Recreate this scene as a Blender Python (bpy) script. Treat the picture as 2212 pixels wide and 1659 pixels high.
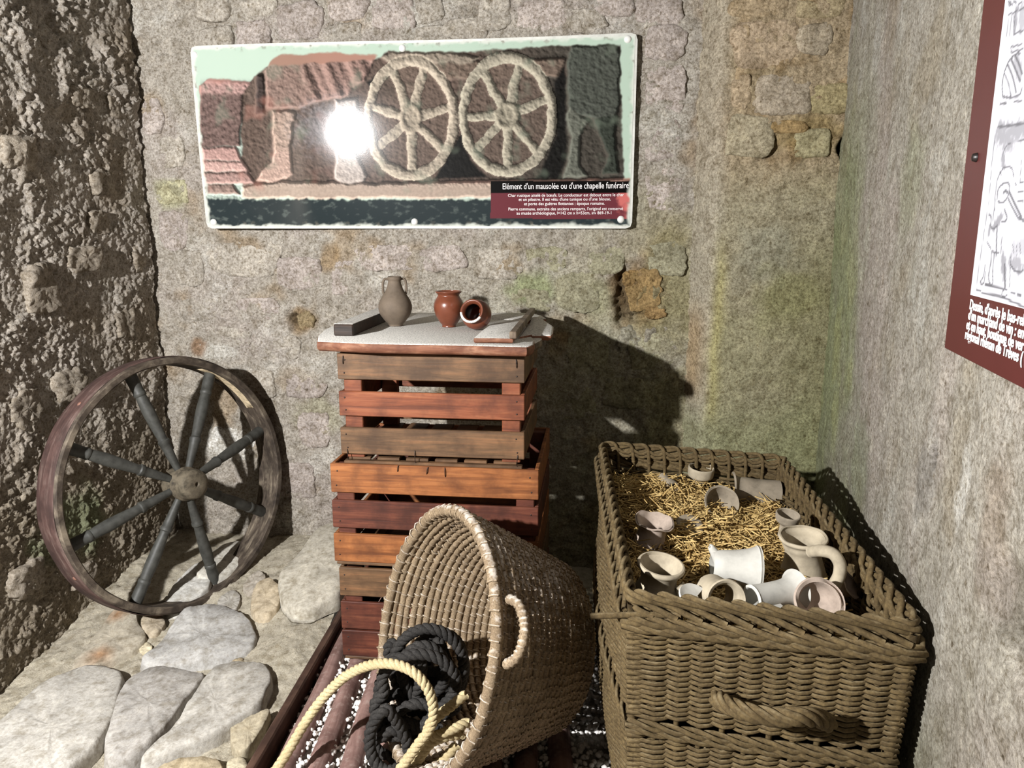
import bpy, math, random
import numpy as np
from mathutils import Vector, Matrix

scene = bpy.context.scene
for o in list(bpy.data.objects):
    bpy.data.objects.remove(o)

# ------------------------------------------------------------------ camera
FPX, CX, CY, PITCH, CAMH = 1660.0, 1106.0, 829.5, math.radians(11.5), 1.2
cam = bpy.data.cameras.new('camera')
cam.sensor_fit = 'HORIZONTAL'
cam.sensor_width = 36.0
cam.lens = 36.0 * FPX / 2212.0
cam.clip_start = 0.05
cam_o = bpy.data.objects.new('camera', cam)
scene.collection.objects.link(cam_o)
cam_o.location = (0, 0, CAMH)
cam_o.rotation_euler = (math.pi / 2 - PITCH, 0, 0)
scene.camera = cam_o

# ------------------------------------------------------------------ light
world = bpy.data.worlds.new('world')
scene.world = world
world.use_nodes = True
world.node_tree.nodes['Background'].inputs[0].default_value = (1.0, 0.89, 0.74, 1)
world.node_tree.nodes['Background'].inputs[1].default_value = 0.035

LIGHT_POS = Vector((-1.48, 0.08, 1.55))
sl = bpy.data.lights.new('spot_lamp', 'SPOT')
sl.energy = 555
sl.color = (1.0, 0.99, 0.985)
sl.shadow_soft_size = 0.03
sl.spot_size = math.radians(125)
sl.spot_blend = 0.6
sl_o = bpy.data.objects.new('spot_lamp', sl)
scene.collection.objects.link(sl_o)
sl_o.location = LIGHT_POS
sl_o.rotation_euler = (Vector((-0.15, 2.3, 0.85)) - LIGHT_POS).to_track_quat('-Z', 'Y').to_euler()

scene.view_settings.view_transform = 'Standard'
scene.view_settings.look = 'None'
scene.view_settings.gamma = 1
scene.view_settings.use_curve_mapping = False
scene.view_settings.exposure = 0.0

# ------------------------------------------------------------------ helpers
RNG = np.random.default_rng(7)
random.seed(11)
CP, SP = math.cos(PITCH), math.sin(PITCH)


def ray(px, py):
    u = -(py - CY) / FPX
    return np.array([(px - CX) / FPX, CP + u * SP, -SP + u * CP])


def at_y(px, py, Y):
    v = ray(px, py)
    t = Y / v[1]
    return np.array([0, 0, CAMH]) + v * t


def at_z(px, py, Z):
    v = ray(px, py)
    t = (Z - CAMH) / v[2]
    return np.array([0, 0, CAMH]) + v * t


def at_plane(px, py, P0, N):
    v = ray(px, py)
    o = np.array([0, 0, CAMH])
    t = np.dot(N, np.asarray(P0) - o) / np.dot(N, v)
    return o + v * t


_perm = np.random.default_rng(3).permutation(4096)


def _h2(ix, iy, seed):
    return _perm[(_perm[(ix + seed * 131) & 4095] + iy) & 4095]


def perlin(x, y, seed=0):
    x = np.asarray(x, float)
    y = np.asarray(y, float)
    x0 = np.floor(x).astype(int)
    y0 = np.floor(y).astype(int)
    fx = x - x0
    fy = y - y0
    u = fx * fx * fx * (fx * (fx * 6 - 15) + 10)
    v = fy * fy * fy * (fy * (fy * 6 - 15) + 10)

    def g(dx, dy):
        a = _h2(x0 + dx, y0 + dy, seed) * (2 * math.pi / 4096)
        return np.cos(a) * (fx - dx) + np.sin(a) * (fy - dy)
    n00, n10, n01, n11 = g(0, 0), g(1, 0), g(0, 1), g(1, 1)
    return 1.45 * ((n00 * (1 - u) + n10 * u) * (1 - v) + (n01 * (1 - u) + n11 * u) * v)


def fbm(x, y, oct=4, seed=0, gain=0.5):
    a, f, s = 1.0, 1.0, 0.0
    for k in range(oct):
        s = s + a * perlin(x * f + 17.3 * k, y * f - 9.1 * k, seed + k)
        a *= gain
        f *= 2.03
    return s


def worley(x, y, seed=0):
    """F1 distance, F2 distance and a random value of the nearest cell"""
    x = np.asarray(x, float)
    y = np.asarray(y, float)
    x0 = np.floor(x).astype(int)
    y0 = np.floor(y).astype(int)
    f1 = np.full(x.shape, 9.0)
    f2 = np.full(x.shape, 9.0)
    rv = np.zeros(x.shape)
    for dx in (-1, 0, 1):
        for dy in (-1, 0, 1):
            ix, iy = x0 + dx, y0 + dy
            h = _h2(ix, iy, seed)
            jx = h / 4096.0
            jy = _perm[(h + 77) & 4095] / 4096.0
            d = np.hypot(ix + jx - x, iy + jy - y)
            r = _perm[(h + 991) & 4095] / 4096.0
            near = d < f1
            f2 = np.where(near, f1, np.minimum(f2, d))
            rv = np.where(near, r, rv)
            f1 = np.where(near, d, f1)
    return f1, f2, rv


def sstep(a, b, x):
    t = np.clip((x - a) / (b - a), 0, 1)
    return t * t * (3 - 2 * t)


def lin(c):
    c = np.asarray(c, float) / 255.0
    return np.where(c <= 0.04045, c / 12.92, ((c + 0.055) / 1.055) ** 2.4)


def L3(r, g, b):
    return tuple(float(v) for v in lin((r, g, b)))


COL = scene.collection


def tag(o, label=None, cat=None, group=None, kind=None):
    if label:
        o['label'] = label
    if cat:
        o['category'] = cat
    if group:
        o['group'] = group
    if kind:
        o['kind'] = kind
    return o


def empty(name, loc=(0, 0, 0), rot=(0, 0, 0), label=None, cat=None, group=None):
    o = bpy.data.objects.new(name, None)
    o.empty_display_size = 0.05
    o.location = loc
    o.rotation_euler = rot
    COL.objects.link(o)
    return tag(o, label, cat, group)


def mesh(name, V, F, mat, smooth=True, colors=None):
    V = np.asarray(V, dtype=np.float32)
    me = bpy.data.meshes.new(name)
    if isinstance(F, np.ndarray):
        n, k = F.shape
        me.vertices.add(len(V))
        me.vertices.foreach_set('co', V.ravel())
        me.loops.add(n * k)
        me.loops.foreach_set('vertex_index', F.astype(np.int32).ravel())
        me.polygons.add(n)
        me.polygons.foreach_set('loop_start', np.arange(0, n * k, k, dtype=np.int32))
        me.polygons.foreach_set('loop_total', np.full(n, k, dtype=np.int32))
        me.update(calc_edges=True)
    else:
        me.from_pydata([tuple(map(float, v)) for v in V], [], F)
        me.update()
    if smooth is True:
        me.polygons.foreach_set('use_smooth', np.ones(len(me.polygons), dtype=bool))
    elif smooth:
        me.polygons.foreach_set('use_smooth', np.ones(len(me.polygons), dtype=bool))
        me.set_sharp_from_angle(angle=smooth)
    if colors is not None:
        ca = me.color_attributes.new('tint', 'FLOAT_COLOR', 'POINT')
        c4 = np.ones((len(V), 4), dtype=np.float32)
        c4[:, :3] = colors
        ca.data.foreach_set('color', c4.ravel())
    if mat:
        me.materials.append(mat)
    return me


def obj(name, me, parent=None):
    o = bpy.data.objects.new(name, me)
    COL.objects.link(o)
    if parent:
        o.parent = parent
    return o


def grid_faces(nu, nv, close_u=False, close_v=False):
    iu = np.arange(nu if close_u else nu - 1)
    iv = np.arange(nv if close_v else nv - 1)
    A, B = np.meshgrid(iu, iv, indexing='ij')
    A2, B2 = (A + 1) % nu, (B + 1) % nv
    return np.stack([A * nv + B, A2 * nv + B, A2 * nv + B2, A * nv + B2], -1).reshape(-1, 4)


class MB:
    """collects vertices and faces of one part"""

    def __init__(self):
        self.v, self.f, self.n = [], [], 0

    def add(self, V, F):
        V = np.asarray(V, float)
        self.v.append(V)
        for f in F:
            self.f.append([int(i) + self.n for i in f])
        self.n += len(V)
        return self

    def box(self, x0, x1, y0, y1, z0, z1, b=0.0):
        if b <= 0:
            V = [(x, y, z) for x in (x0, x1) for y in (y0, y1) for z in (z0, z1)]
            F = [(0, 1, 3, 2), (4, 6, 7, 5), (0, 4, 5, 1), (2, 3, 7, 6), (0, 2, 6, 4), (1, 5, 7, 3)]
            return self.add(V, F)
        V, F = bev_box(x0, x1, y0, y1, z0, z1, b)
        return self.add(V, F)

    def me(self, name, mat, smooth=False):
        return mesh(name, np.concatenate(self.v), self.f, mat, smooth)


def bev_box(x0, x1, y0, y1, z0, z1, b):
    lo, hi = (x0, y0, z0), (x1, y1, z1)
    V, idx = [], {}
    for c in range(8):
        s = [(c >> k) & 1 for k in range(3)]
        for ax in range(3):
            p = [0, 0, 0]
            for k in range(3):
                e = hi[k] if s[k] else lo[k]
                p[k] = e if k == ax else (e - b if s[k] else e + b)
            idx[(c, ax)] = len(V)
            V.append(p)
    F = []
    for ax in range(3):
        a, b2 = [k for k in range(3) if k != ax]
        for s in (0, 1):
            q = []
            for (i, j) in ((0, 0), (1, 0), (1, 1), (0, 1)):
                c = (s << ax) | (i << a) | (j << b2)
                q.append(idx[(c, ax)])
            F.append(q)
    for ax in range(3):
        a, b2 = [k for k in range(3) if k != ax]
        for (i, j) in ((0, 0), (1, 0), (1, 1), (0, 1)):
            c0 = (i << a) | (j << b2)
            c1 = c0 | (1 << ax)
            F.append([idx[(c0, a)], idx[(c1, a)], idx[(c1, b2)], idx[(c0, b2)]])
    for c in range(8):
        F.append([idx[(c, 0)], idx[(c, 1)], idx[(c, 2)]])
    # consistent outward winding
    V = np.array(V, float)
    ctr = V.mean(0)
    out = []
    for f in F:
        p = V[f]
        n = np.cross(p[1] - p[0], p[2] - p[0])
        if np.dot(n, p.mean(0) - ctr) < 0:
            f = f[::-1]
        out.append(f)
    return V, out


def catmull(P, n=8, closed=False):
    P = np.asarray(P, float)
    if closed:
        Q = np.concatenate([P[-1:], P, P[:2]])
    else:
        Q = np.concatenate([2 * P[:1] - P[1:2], P, 2 * P[-1:] - P[-2:-1]])
    out = []
    t = np.linspace(0, 1, n, endpoint=False)[:, None]
    for i in range(1, len(Q) - 2):
        a, b, c, d = Q[i - 1], Q[i], Q[i + 1], Q[i + 2]
        out.append(0.5 * (2 * b + (c - a) * t + (2 * a - 5 * b + 4 * c - d) * t * t + (3 * b - a - 3 * c + d) * t ** 3))
    R = np.concatenate(out)
    if not closed:
        R = np.concatenate([R, P[-1:]])
    return R


def resample(P, step):
    d = np.r_[0, np.cumsum(np.linalg.norm(np.diff(P, axis=0), axis=1))]
    n = max(2, int(d[-1] / step) + 1)
    s = np.linspace(0, d[-1], n)
    return np.stack([np.interp(s, d, P[:, k]) for k in range(3)], 1), s


def frames(P, closed=False):
    if closed:
        T = np.roll(P, -1, 0) - np.roll(P, 1, 0)
    else:
        T = np.gradient(P, axis=0)
    T /= np.linalg.norm(T, axis=1)[:, None] + 1e-12
    a = np.array([0, 0, 1.0]) if abs(T[0][2]) < 0.9 else np.array([1.0, 0, 0])
    N = np.zeros_like(P)
    n = np.cross(T[0], a)
    n /= np.linalg.norm(n)
    for i in range(len(P)):
        n = n - np.dot(n, T[i]) * T[i]
        n /= np.linalg.norm(n) + 1e-12
        N[i] = n
    return T, N, np.cross(T, N)


def tube(P, r, sides=6, closed=False, cap=True):
    P = np.asarray(P, float)
    T, N, B = frames(P, closed)
    r = np.broadcast_to(np.asarray(r, float), (len(P),))
    a = np.arange(sides) * 2 * math.pi / sides
    V = P[:, None, :] + r[:, None, None] * (np.cos(a)[None, :, None] * N[:, None, :] + np.sin(a)[None, :, None] * B[:, None, :])
    F = grid_faces(len(P), sides, close_u=closed, close_v=True)[:, ::-1]
    V = V.reshape(-1, 3)
    F = [list(f) for f in F]
    if cap and not closed:
        F.append(list(range(sides)))
        F.append(list(range(len(V) - sides, len(V)))[::-1])
    return V, F


def tube_np(P, r, sides=6, closed=False):
    """fast, quads only"""
    P = np.asarray(P, float)
    T, N, B = frames(P, closed)
    r = np.broadcast_to(np.asarray(r, float), (len(P),))
    a = np.arange(sides) * 2 * math.pi / sides
    V = P[:, None, :] + r[:, None, None] * (np.cos(a)[None, :, None] * N[:, None, :] + np.sin(a)[None, :, None] * B[:, None, :])
    return V.reshape(-1, 3), grid_faces(len(P), sides, close_u=closed, close_v=True)[:, ::-1]


def lathe(prof, segs=48, a0=0.0, a1=None, jag=None):
    """profile of (r, z); closed circle or a sector"""
    prof = np.asarray(prof, float)
    full = a1 is None
    if full:
        a = np.arange(segs) * 2 * math.pi / segs
    else:
        a = np.linspace(a0, a1, segs)
    V = np.stack([prof[None, :, 0] * np.cos(a)[:, None], prof[None, :, 0] * np.sin(a)[:, None],
                  np.broadcast_to(prof[None, :, 1], (len(a), len(prof)))], -1)
    if jag is not None:
        V = jag(V, a)
    F = grid_faces(len(a), len(prof), close_u=full)
    F = [list(f) for f in F]
    if not full:
        m = len(prof)
        F.append(list(range(m)))
        F.append(list(range((len(a) - 1) * m, len(a) * m))[::-1])
    return V.reshape(-1, 3), F


def shell(outer, t, base=True):
    """closed profile (outer then inner) of a pot wall, thickness t"""
    o = catmull([(r, z, 0) for r, z in outer], 5)[:, :2]
    o[:, 0] = np.maximum(o[:, 0], 0.0005)
    d = np.gradient(o, axis=0)
    n = np.stack([-d[:, 1], d[:, 0]], 1)
    n /= np.linalg.norm(n, axis=1)[:, None] + 1e-9
    inn = o + n * t
    inn[:, 0] = np.maximum(inn[:, 0], 0.0005)
    return np.concatenate([o, inn[::-1]])


# ------------------------------------------------------------------ materials
def nt(mat):
    mat.use_nodes = True
    t = mat.node_tree
    return t, t.nodes, t.links, t.nodes['Principled BSDF']


def node(t, typ, **kw):
    n = t.nodes.new(typ)
    for k, v in kw.items():
        if k.startswith('_'):
            setattr(n, k[1:], v)
        else:
            n.inputs[k].default_value = v
    return n


def setin(n, name, v):
    if name in n.inputs:
        n.inputs[name].default_value = v


def coords(t, scale=(1, 1, 1), kind='Object'):
    tc = t.nodes.new('ShaderNodeTexCoord')
    mp = t.nodes.new('ShaderNodeMapping')
    mp.inputs['Scale'].default_value = scale
    t.links.new(tc.outputs[kind], mp.inputs['Vector'])
    return mp.outputs['Vector']


def noise(t, vec, scale, detail=4, rough=0.6, dist=0.0):
    n = t.nodes.new('ShaderNodeTexNoise')
    n.inputs['Scale'].default_value = scale
    n.inputs['Detail'].default_value = detail
    n.inputs['Roughness'].default_value = rough
    n.inputs['Distortion'].default_value = dist
    t.links.new(vec, n.inputs['Vector'])
    return n.outputs['Fac']


def ramp(t, fac, stops):
    r = t.nodes.new('ShaderNodeValToRGB')
    e = r.color_ramp.elements
    while len(e) > 1:
        e.remove(e[-1])
    for i, (p, c) in enumerate(stops):
        el = e[0] if i == 0 else e.new(p)
        el.position = p
        el.color = (c[0], c[1], c[2], 1) if len(c) == 3 else c
    t.links.new(fac, r.inputs['Fac'])
    return r.outputs['Color']


def mixc(t, fac, a, b, blend='MIX'):
    m = t.nodes.new('ShaderNodeMix')
    m.data_type = 'RGBA'
    m.blend_type = blend
    for sock, v in ((m.inputs[0], fac), (m.inputs[6], a), (m.inputs[7], b)):
        if hasattr(v, 'links') or hasattr(v, 'is_linked'):
            t.links.new(v, sock)
        elif isinstance(v, (int, float)):
            sock.default_value = v
        else:
            sock.default_value = (v[0], v[1], v[2], 1)
    return m.outputs[2]


def bump(t, bsdf, h, strength=0.5, dist=0.01, prev=None):
    b = t.nodes.new('ShaderNodeBump')
    b.inputs['Strength'].default_value = strength
    b.inputs['Distance'].default_value = dist
    t.links.new(h, b.inputs['Height'])
    if prev is not None:
        t.links.new(prev, b.inputs['Normal'])
    t.links.new(b.outputs['Normal'], bsdf.inputs['Normal'])
    return b.outputs['Normal']


def stone_mat(name, tint=True, dark=(0.48, 0.44, 0.37), light=(1.36, 1.36, 1.36), col=None, rough=0.95, b1=(9, 0.007), b2=(80, 0.0032), fine=130, pits=1.0):
    m = bpy.data.materials.new(name)
    t, N, Lk, bs = nt(m)
    v = coords(t)
    f1 = noise(t, v, fine, 6, 0.75)
    f2 = noise(t, v, 28, 5, 0.65)
    c1 = ramp(t, f1, [(0.36, dark), (0.5, (0.95, 0.95, 0.95)), (0.64, light)])
    c2 = ramp(t, f2, [(0.32, (0.66, 0.63, 0.57)), (0.52, (1, 1, 1)), (0.70, (1.16, 1.15, 1.12))])
    pit = noise(t, v, 62, 3, 0.6)
    c3 = ramp(t, pit, [(0.27, (0.50, 0.45, 0.38)), (0.40, (1, 1, 1)), (0.62, (1, 1, 1)), (0.72, (1.14, 1.14, 1.13))])
    base = None
    if tint:
        a = N.new('ShaderNodeVertexColor')
        a.layer_name = 'tint'
        base = a.outputs['Color']
    else:
        base = col
    c = mixc(t, 1.0, base, c1, 'MULTIPLY')
    c = mixc(t, 1.0, c, c2, 'MULTIPLY')
    c = mixc(t, pits, c, c3, 'MULTIPLY')
    Lk.new(c, bs.inputs['Base Color'])
    bs.inputs['Roughness'].default_value = rough
    setin(bs, 'Specular IOR Level', 0.25)
    n1 = bump(t, bs, noise(t, v, b1[0] * 6, 6, 0.75), 0.9, b1[1])
    bump(t, bs, noise(t, v, b2[0] * 3, 4, 0.8), 0.9, b2[1], n1)
    return m


def wood_mat(name, c_dark, c_mid, c_light, grain=(3, 60, 60), rough=0.6, spec=0.35, bmp=0.0015, dust=None):
    m = bpy.data.materials.new(name)
    t, N, Lk, bs = nt(m)
    oi = N.new('ShaderNodeObjectInfo')
    tc = N.new('ShaderNodeTexCoord')
    va = N.new('ShaderNodeVectorMath')
    va.operation = 'ADD'
    Lk.new(tc.outputs['Object'], va.inputs[0])
    vs = N.new('ShaderNodeVectorMath')
    vs.operation = 'SCALE'
    vs.inputs[0].default_value = (3.1, 5.7, 9.3)
    Lk.new(oi.outputs['Random'], vs.inputs['Scale'])
    Lk.new(vs.outputs[0], va.inputs[1])
    mp = N.new('ShaderNodeMapping')
    mp.inputs['Scale'].default_value = grain
    Lk.new(va.outputs[0], mp.inputs['Vector'])
    g = noise(t, mp.outputs[0], 1.0, 6, 0.65, 0.6)
    c = ramp(t, g, [(0.28, c_dark), (0.5, c_mid), (0.74, c_light)])
    p = noise(t, va.outputs[0], 14, 4, 0.6)
    c = mixc(t, ramp(t, p, [(0.42, (0, 0, 0)), (0.66, (0.75, 0.75, 0.75))]), c, c_dark)
    if dust:
        d = noise(t, va.outputs[0], 60, 5, 0.7)
        c = mixc(t, ramp(t, d, [(0.52, (0, 0, 0)), (0.72, (0.6, 0.6, 0.6))]), c, dust)
    Lk.new(c, bs.inputs['Base Color'])
    bs.inputs['Roughness'].default_value = rough
    setin(bs, 'Specular IOR Level', spec)
    bump(t, bs, g, 0.5, bmp)
    return m


def plain_mat(name, col, rough=0.6, spec=0.4, var=0.15, scale=40, bmp=0.001, metal=0.0, bscale=None):
    m = bpy.data.materials.new(name)
    t, N, Lk, bs = nt(m)
    v = coords(t)
    f = noise(t, v, scale, 5, 0.65)
    a = tuple(x * (1 - var * 2.2) for x in col)
    b = tuple(min(1, x * (1 + var * 1.6)) for x in col)
    Lk.new(ramp(t, f, [(0.3, a), (0.5, col), (0.72, b)]), bs.inputs['Base Color'])
    bs.inputs['Roughness'].default_value = rough
    bs.inputs['Metallic'].default_value = metal
    setin(bs, 'Specular IOR Level', spec)
    if bmp:
        bump(t, bs, noise(t, v, bscale or scale * 3, 4, 0.7), 0.5, bmp)
    return m


def fibre_mat(name, c_dark, c_light, along='U', scale=300, rough=0.85, dusty=None, dust_lo=0.5, dust_hi=0.75):
    m = bpy.data.materials.new(name)
    t, N, Lk, bs = nt(m)
    v = coords(t)
    f = noise(t, v, scale, 5, 0.7)
    g = noise(t, v, 16, 4, 0.6)
    c = ramp(t, f, [(0.3, c_dark), (0.7, c_light)])
    c = mixc(t, ramp(t, g, [(0.4, (0, 0, 0)), (0.7, (0.55, 0.55, 0.55))]), c, c_dark)
    if dusty:
        geo = N.new('ShaderNodeNewGeometry')
        d = noise(t, v, 45, 5, 0.7)
        sep = N.new('ShaderNodeSeparateXYZ')
        Lk.new(geo.outputs['Normal'], sep.inputs[0])
        mm = N.new('ShaderNodeMath')
        mm.operation = 'MULTIPLY'
        Lk.new(d, mm.inputs[0])
        mx = N.new('ShaderNodeMath')
        mx.operation = 'MAXIMUM'
        mx.inputs[1].default_value = 0.0
        Lk.new(sep.outputs['Z'], mx.inputs[0])
        ad = N.new('ShaderNodeMath')
        ad.operation = 'ADD'
        ad.inputs[1].default_value = 0.42
        Lk.new(mx.outputs[0], ad.inputs[0])
        Lk.new(ad.outputs[0], mm.inputs[1])
        c = mixc(t, ramp(t, mm.outputs[0], [(dust_lo, (0, 0, 0)), (dust_hi, (0.9, 0.9, 0.9))]), c, dusty)
    Lk.new(c, bs.inputs['Base Color'])
    bs.inputs['Roughness'].default_value = rough
    setin(bs, 'Specular IOR Level', 0.25)
    bump(t, bs, f, 0.6, 0.001)
    return m


M = {}
M['wall'] = stone_mat('lime_wall')
M['wall_stone'] = stone_mat('wall_stone', fine=110, b1=(9, 0.006), b2=(80, 0.0022))
M['left_wall'] = stone_mat('crust_wall', dark=(0.55, 0.5, 0.42), light=(1.25, 1.25, 1.25))
M['sand'] = stone_mat('sand_floor', fine=260, dark=(0.7, 0.66, 0.6), light=(1.15, 1.15, 1.15), b2=(140, 0.0025))
M['slab'] = stone_mat('slab_stone', fine=90, pits=0.35, dark=(0.75, 0.73, 0.7), light=(1.12, 1.12, 1.12), b1=(6, 0.002), b2=(60, 0.0008))
M['wood_orange'] = wood_mat('wood_orange', L3(86, 48, 25), L3(140, 85, 45), L3(168, 110, 64), (4, 70, 70))
M['wood_red'] = wood_mat('wood_red', L3(54, 26, 18), L3(92, 48, 34), L3(122, 72, 50), (4, 70, 70))
M['wood_redorange'] = wood_mat('wood_redorange', L3(78, 40, 25), L3(124, 68, 42), L3(152, 96, 64), (4, 60, 60))
M['wood_brown'] = wood_mat('wood_brown', L3(62, 44, 29), L3(102, 76, 52), L3(136, 96, 64), (4, 60, 60))
M['wood_dark'] = wood_mat('wood_dark', L3(28, 20, 15), L3(50, 36, 27), L3(70, 52, 40), (4, 60, 60))
M['wood_grey'] = wood_mat('wood_grey', L3(60, 50, 40), L3(105, 90, 74), L3(150, 135, 115), (30, 30, 4))
M['log'] = wood_mat('log_wood', L3(92, 68, 62), L3(138, 110, 102), L3(164, 136, 128), (40, 3, 40), 0.75, 0.25, 0.002, L3(165, 150, 140))
M['plank'] = wood_mat('plank_wood', L3(42, 28, 22), L3(72, 52, 42), L3(105, 82, 68), (50, 3, 50), 0.75, 0.25)
M['rim_wood'] = wood_mat('rim_wood', L3(40, 33, 28), L3(84, 74, 64), L3(146, 134, 116), (14, 14, 60), 0.75, 0.25, 0.002)
M['rim_tread'] = wood_mat('rim_tread', L3(52, 38, 35), L3(84, 63, 58), L3(122, 106, 98), (9, 9, 50), 0.7, 0.3, 0.0015)
M['spoke'] = plain_mat('spoke_paint', L3(62, 62, 58), 0.55, 0.4, 0.2, 40, 0.0006)
M['hub'] = plain_mat('hub_wood', L3(94, 86, 72), 0.7, 0.3, 0.3, 50, 0.0015)
M['dust_board'] = plain_mat('dusty_top', L3(212, 209, 202), 0.95, 0.1, 0.30, 230, 0.0025)
M['dust_edge'] = wood_mat('board_edge', L3(80, 46, 32), L3(128, 84, 62), L3(172, 134, 108), (4, 60, 60), 0.7, 0.3, 0.001)
M['iron'] = plain_mat('rusty_iron', L3(132, 96, 82), 0.6, 0.4, 0.25, 120)
M['staple'] = plain_mat('dark_wire', L3(38, 26, 20), 0.5, 0.4, 0.1, 90, 0)
M['jug'] = plain_mat('jug_clay', L3(100, 88, 75), 0.75, 0.3, 0.12, 26, 0.0006)
M['terracotta'] = plain_mat('terracotta_glaze', L3(106, 58, 40), 0.28, 0.5, 0.10, 30, 0.0003)
M['clay_white'] = plain_mat('clay_white', L3(186, 184, 176), 0.85, 0.2, 0.08, 30, 0.0006)
M['clay_tan'] = plain_mat('clay_tan', L3(166, 155, 134), 0.85, 0.2, 0.14, 24, 0.0008)
M['clay_grey'] = plain_mat('clay_grey', L3(136, 126, 110), 0.85, 0.2, 0.16, 30, 0.0008)
M['clay_pink'] = plain_mat('clay_pink', L3(162, 147, 134), 0.85, 0.2, 0.14, 30, 0.0008)
M['wicker'] = fibre_mat('wicker', L3(62, 50, 31), L3(108, 91, 60), scale=120, dusty=L3(134, 119, 90), dust_lo=0.55, dust_hi=0.95)
M['coil'] = fibre_mat('straw_coil', L3(92, 76, 58), L3(166, 146, 118), scale=330, dusty=L3(202, 192, 180), dust_lo=0.50, dust_hi=0.74)
M['stitch'] = fibre_mat('stitch_cane', L3(100, 84, 66), L3(178, 158, 130), scale=200, dusty=L3(212, 204, 192), dust_lo=0.5, dust_hi=0.74)
M['rope_black'] = fibre_mat('rope_black', L3(26, 25, 24), L3(66, 63, 60), scale=260)
M['rope_cream'] = fibre_mat('rope_cream', L3(160, 142, 104), L3(208, 194, 156), scale=260)
M['straw'] = fibre_mat('straw', L3(150, 118, 66), L3(228, 202, 140), scale=60, rough=0.6)
M['gravel'] = plain_mat('white_gravel', L3(224, 220, 214), 0.8, 0.3, 0.08, 60, 0.0006)
M['bolt'] = plain_mat('white_bolt', L3(225, 225, 220), 0.35, 0.5, 0.03, 30, 0)
M['bolt_dark'] = plain_mat('dark_bolt', L3(34, 28, 26), 0.4, 0.5, 0.05, 30, 0)
M['panel_edge'] = plain_mat('panel_rim', L3(192, 192, 184), 0.4, 0.5, 0.1, 26, 0.0004)
M['maroon'] = plain_mat('maroon_panel', L3(78, 34, 32), 0.45, 0.4, 0.03, 10, 0)
M['ink_white'] = plain_mat('white_lettering', L3(235, 228, 226), 0.5, 0.4, 0.0, 10, 0)


def print_mat(name, rough, bmp=0.0):
    m = bpy.data.materials.new(name)
    t, N, Lk, bs = nt(m)
    a = N.new('ShaderNodeVertexColor')
    a.layer_name = 'tint'
    Lk.new(a.outputs['Color'], bs.inputs['Base Color'])
    bs.inputs['Roughness'].default_value = rough
    if bmp:
        v = coords(t)
        bump(t, bs, noise(t, v, 260, 3, 0.6), 0.15, bmp)
    return m


M['print_gloss'] = print_mat('laminated_print', 0.075, 0.0002)
M['print_matt'] = print_mat('drawing_print', 0.5)

# ================================================================== THE SETTING
YAW = math.radians(8.6)
BT = np.array([math.cos(YAW), -math.sin(YAW), 0])      # along the back wall, to the right
BN = np.array([-math.sin(YAW), -math.cos(YAW), 0])     # out of the back wall, into the room
B0 = np.array([0, 2.70, 0])
UP = np.array([0, 0, 1.0])
LC = np.array([-1.335, 2.905, 0])                      # left corner
LT = np.array([-math.sin(YAW), -math.cos(YAW), 0])     # along left wall towards camera
LN = np.array([math.cos(YAW), -math.sin(YAW), 0])
RK = 0.255
_n = math.hypot(1, RK)
RC = np.array([1.0, 2.43, 0])                          # right corner
RT = np.array([-RK / _n, -1 / _n, 0])                  # along right wall towards camera
RN = np.array([-1 / _n, RK / _n, 0])


def sz_on(px, py, O, T, N):
    q = at_plane(px, py, O, N)
    return float(np.dot(q - O, T)), float(q[2])


def blob(S, Z, s, z, rs, rz, seed=0, soft=0.5):
    """ragged stain mask"""
    d = np.hypot((S - s) / rs, (Z - z) / rz) + 0.38 * fbm(S * 9 + seed, Z * 9 - seed, 3, seed)
    return 1 - sstep(1 - soft, 1 + soft * 0.4, d)


def wall(name, O, T, N, s0, s1, z0, z1, step, hfun, cfun, mat, sarr=None):
    nz = int((z1 - z0) / step) + 1
    sa = np.linspace(s0, s1, int((s1 - s0) / step) + 1) if sarr is None else sarr
    ns = len(sa)
    S, Z = np.meshgrid(sa, np.linspace(z0, z1, nz), indexing='ij')
    H = hfun(S, Z)
    V = O[None, None] + S[..., None] * T + Z[..., None] * UP + H[..., None] * N
    C = cfun(S, Z, H)
    F = grid_faces(ns, nz)
    # face towards the room
    if np.dot(np.cross(T, UP), N) < 0:
        F = F[:, ::-1]
    return obj(name, mesh(name, V.reshape(-1, 3), F, mat, True, C.reshape(-1, 3)))


def cmix(C, m, col):
    col = np.asarray(col)
    return C * (1 - m[..., None]) + col * m[..., None]


GREY = lin((170, 163, 152))
PINK = lin((172, 162, 155))
OCHRE = lin((148, 122, 84))
GREEN = lin((146, 154, 112))
PALEG = lin((162, 160, 128))
DARKB = lin((88, 74, 54))
WHITE = lin((205, 202, 194))

# ---- back wall ---------------------------------------------------
back_cav = [(1385, 635, 62, 66, 0.016), (650, 692, 38, 30, 0.012), (1180, 55, 18, 10, 0.008), (1343, 640, 13, 60, 0.035), (1385, 688, 45, 10, 0.025), (632, 690, 14, 22, 0.015),
            (690, 555, 8, 20, 0.006), (1020, 45, 30, 30, 0.006)]


def back_h(S, Z):
    h = 0.010 * fbm(S * 3.1, Z * 3.1, 4, 1) + 0.0065 * fbm(S * 16, Z * 16, 4, 5, 0.65) + 0.0030 * fbm(S * 60, Z * 60, 2, 9, 0.7)
    f1, f2, rv = worley(S * 55, Z * 55, 4)
    h += 0.005 * np.clip(1 - f1 * 1.6, 0, 1) * (rv > 0.45)
    for px, py, rx, ry, d in back_cav:
        s, z = sz_on(px, py, B0, BT, BN)
        m = blob(S, Z, s, z, rx / 610, ry / 610, int(px), 0.6)
        h += m * (-d + 0.012 * fbm(S * 40, Z * 40, 3, 21, 0.7))
    # hairline joints
    return h


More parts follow.
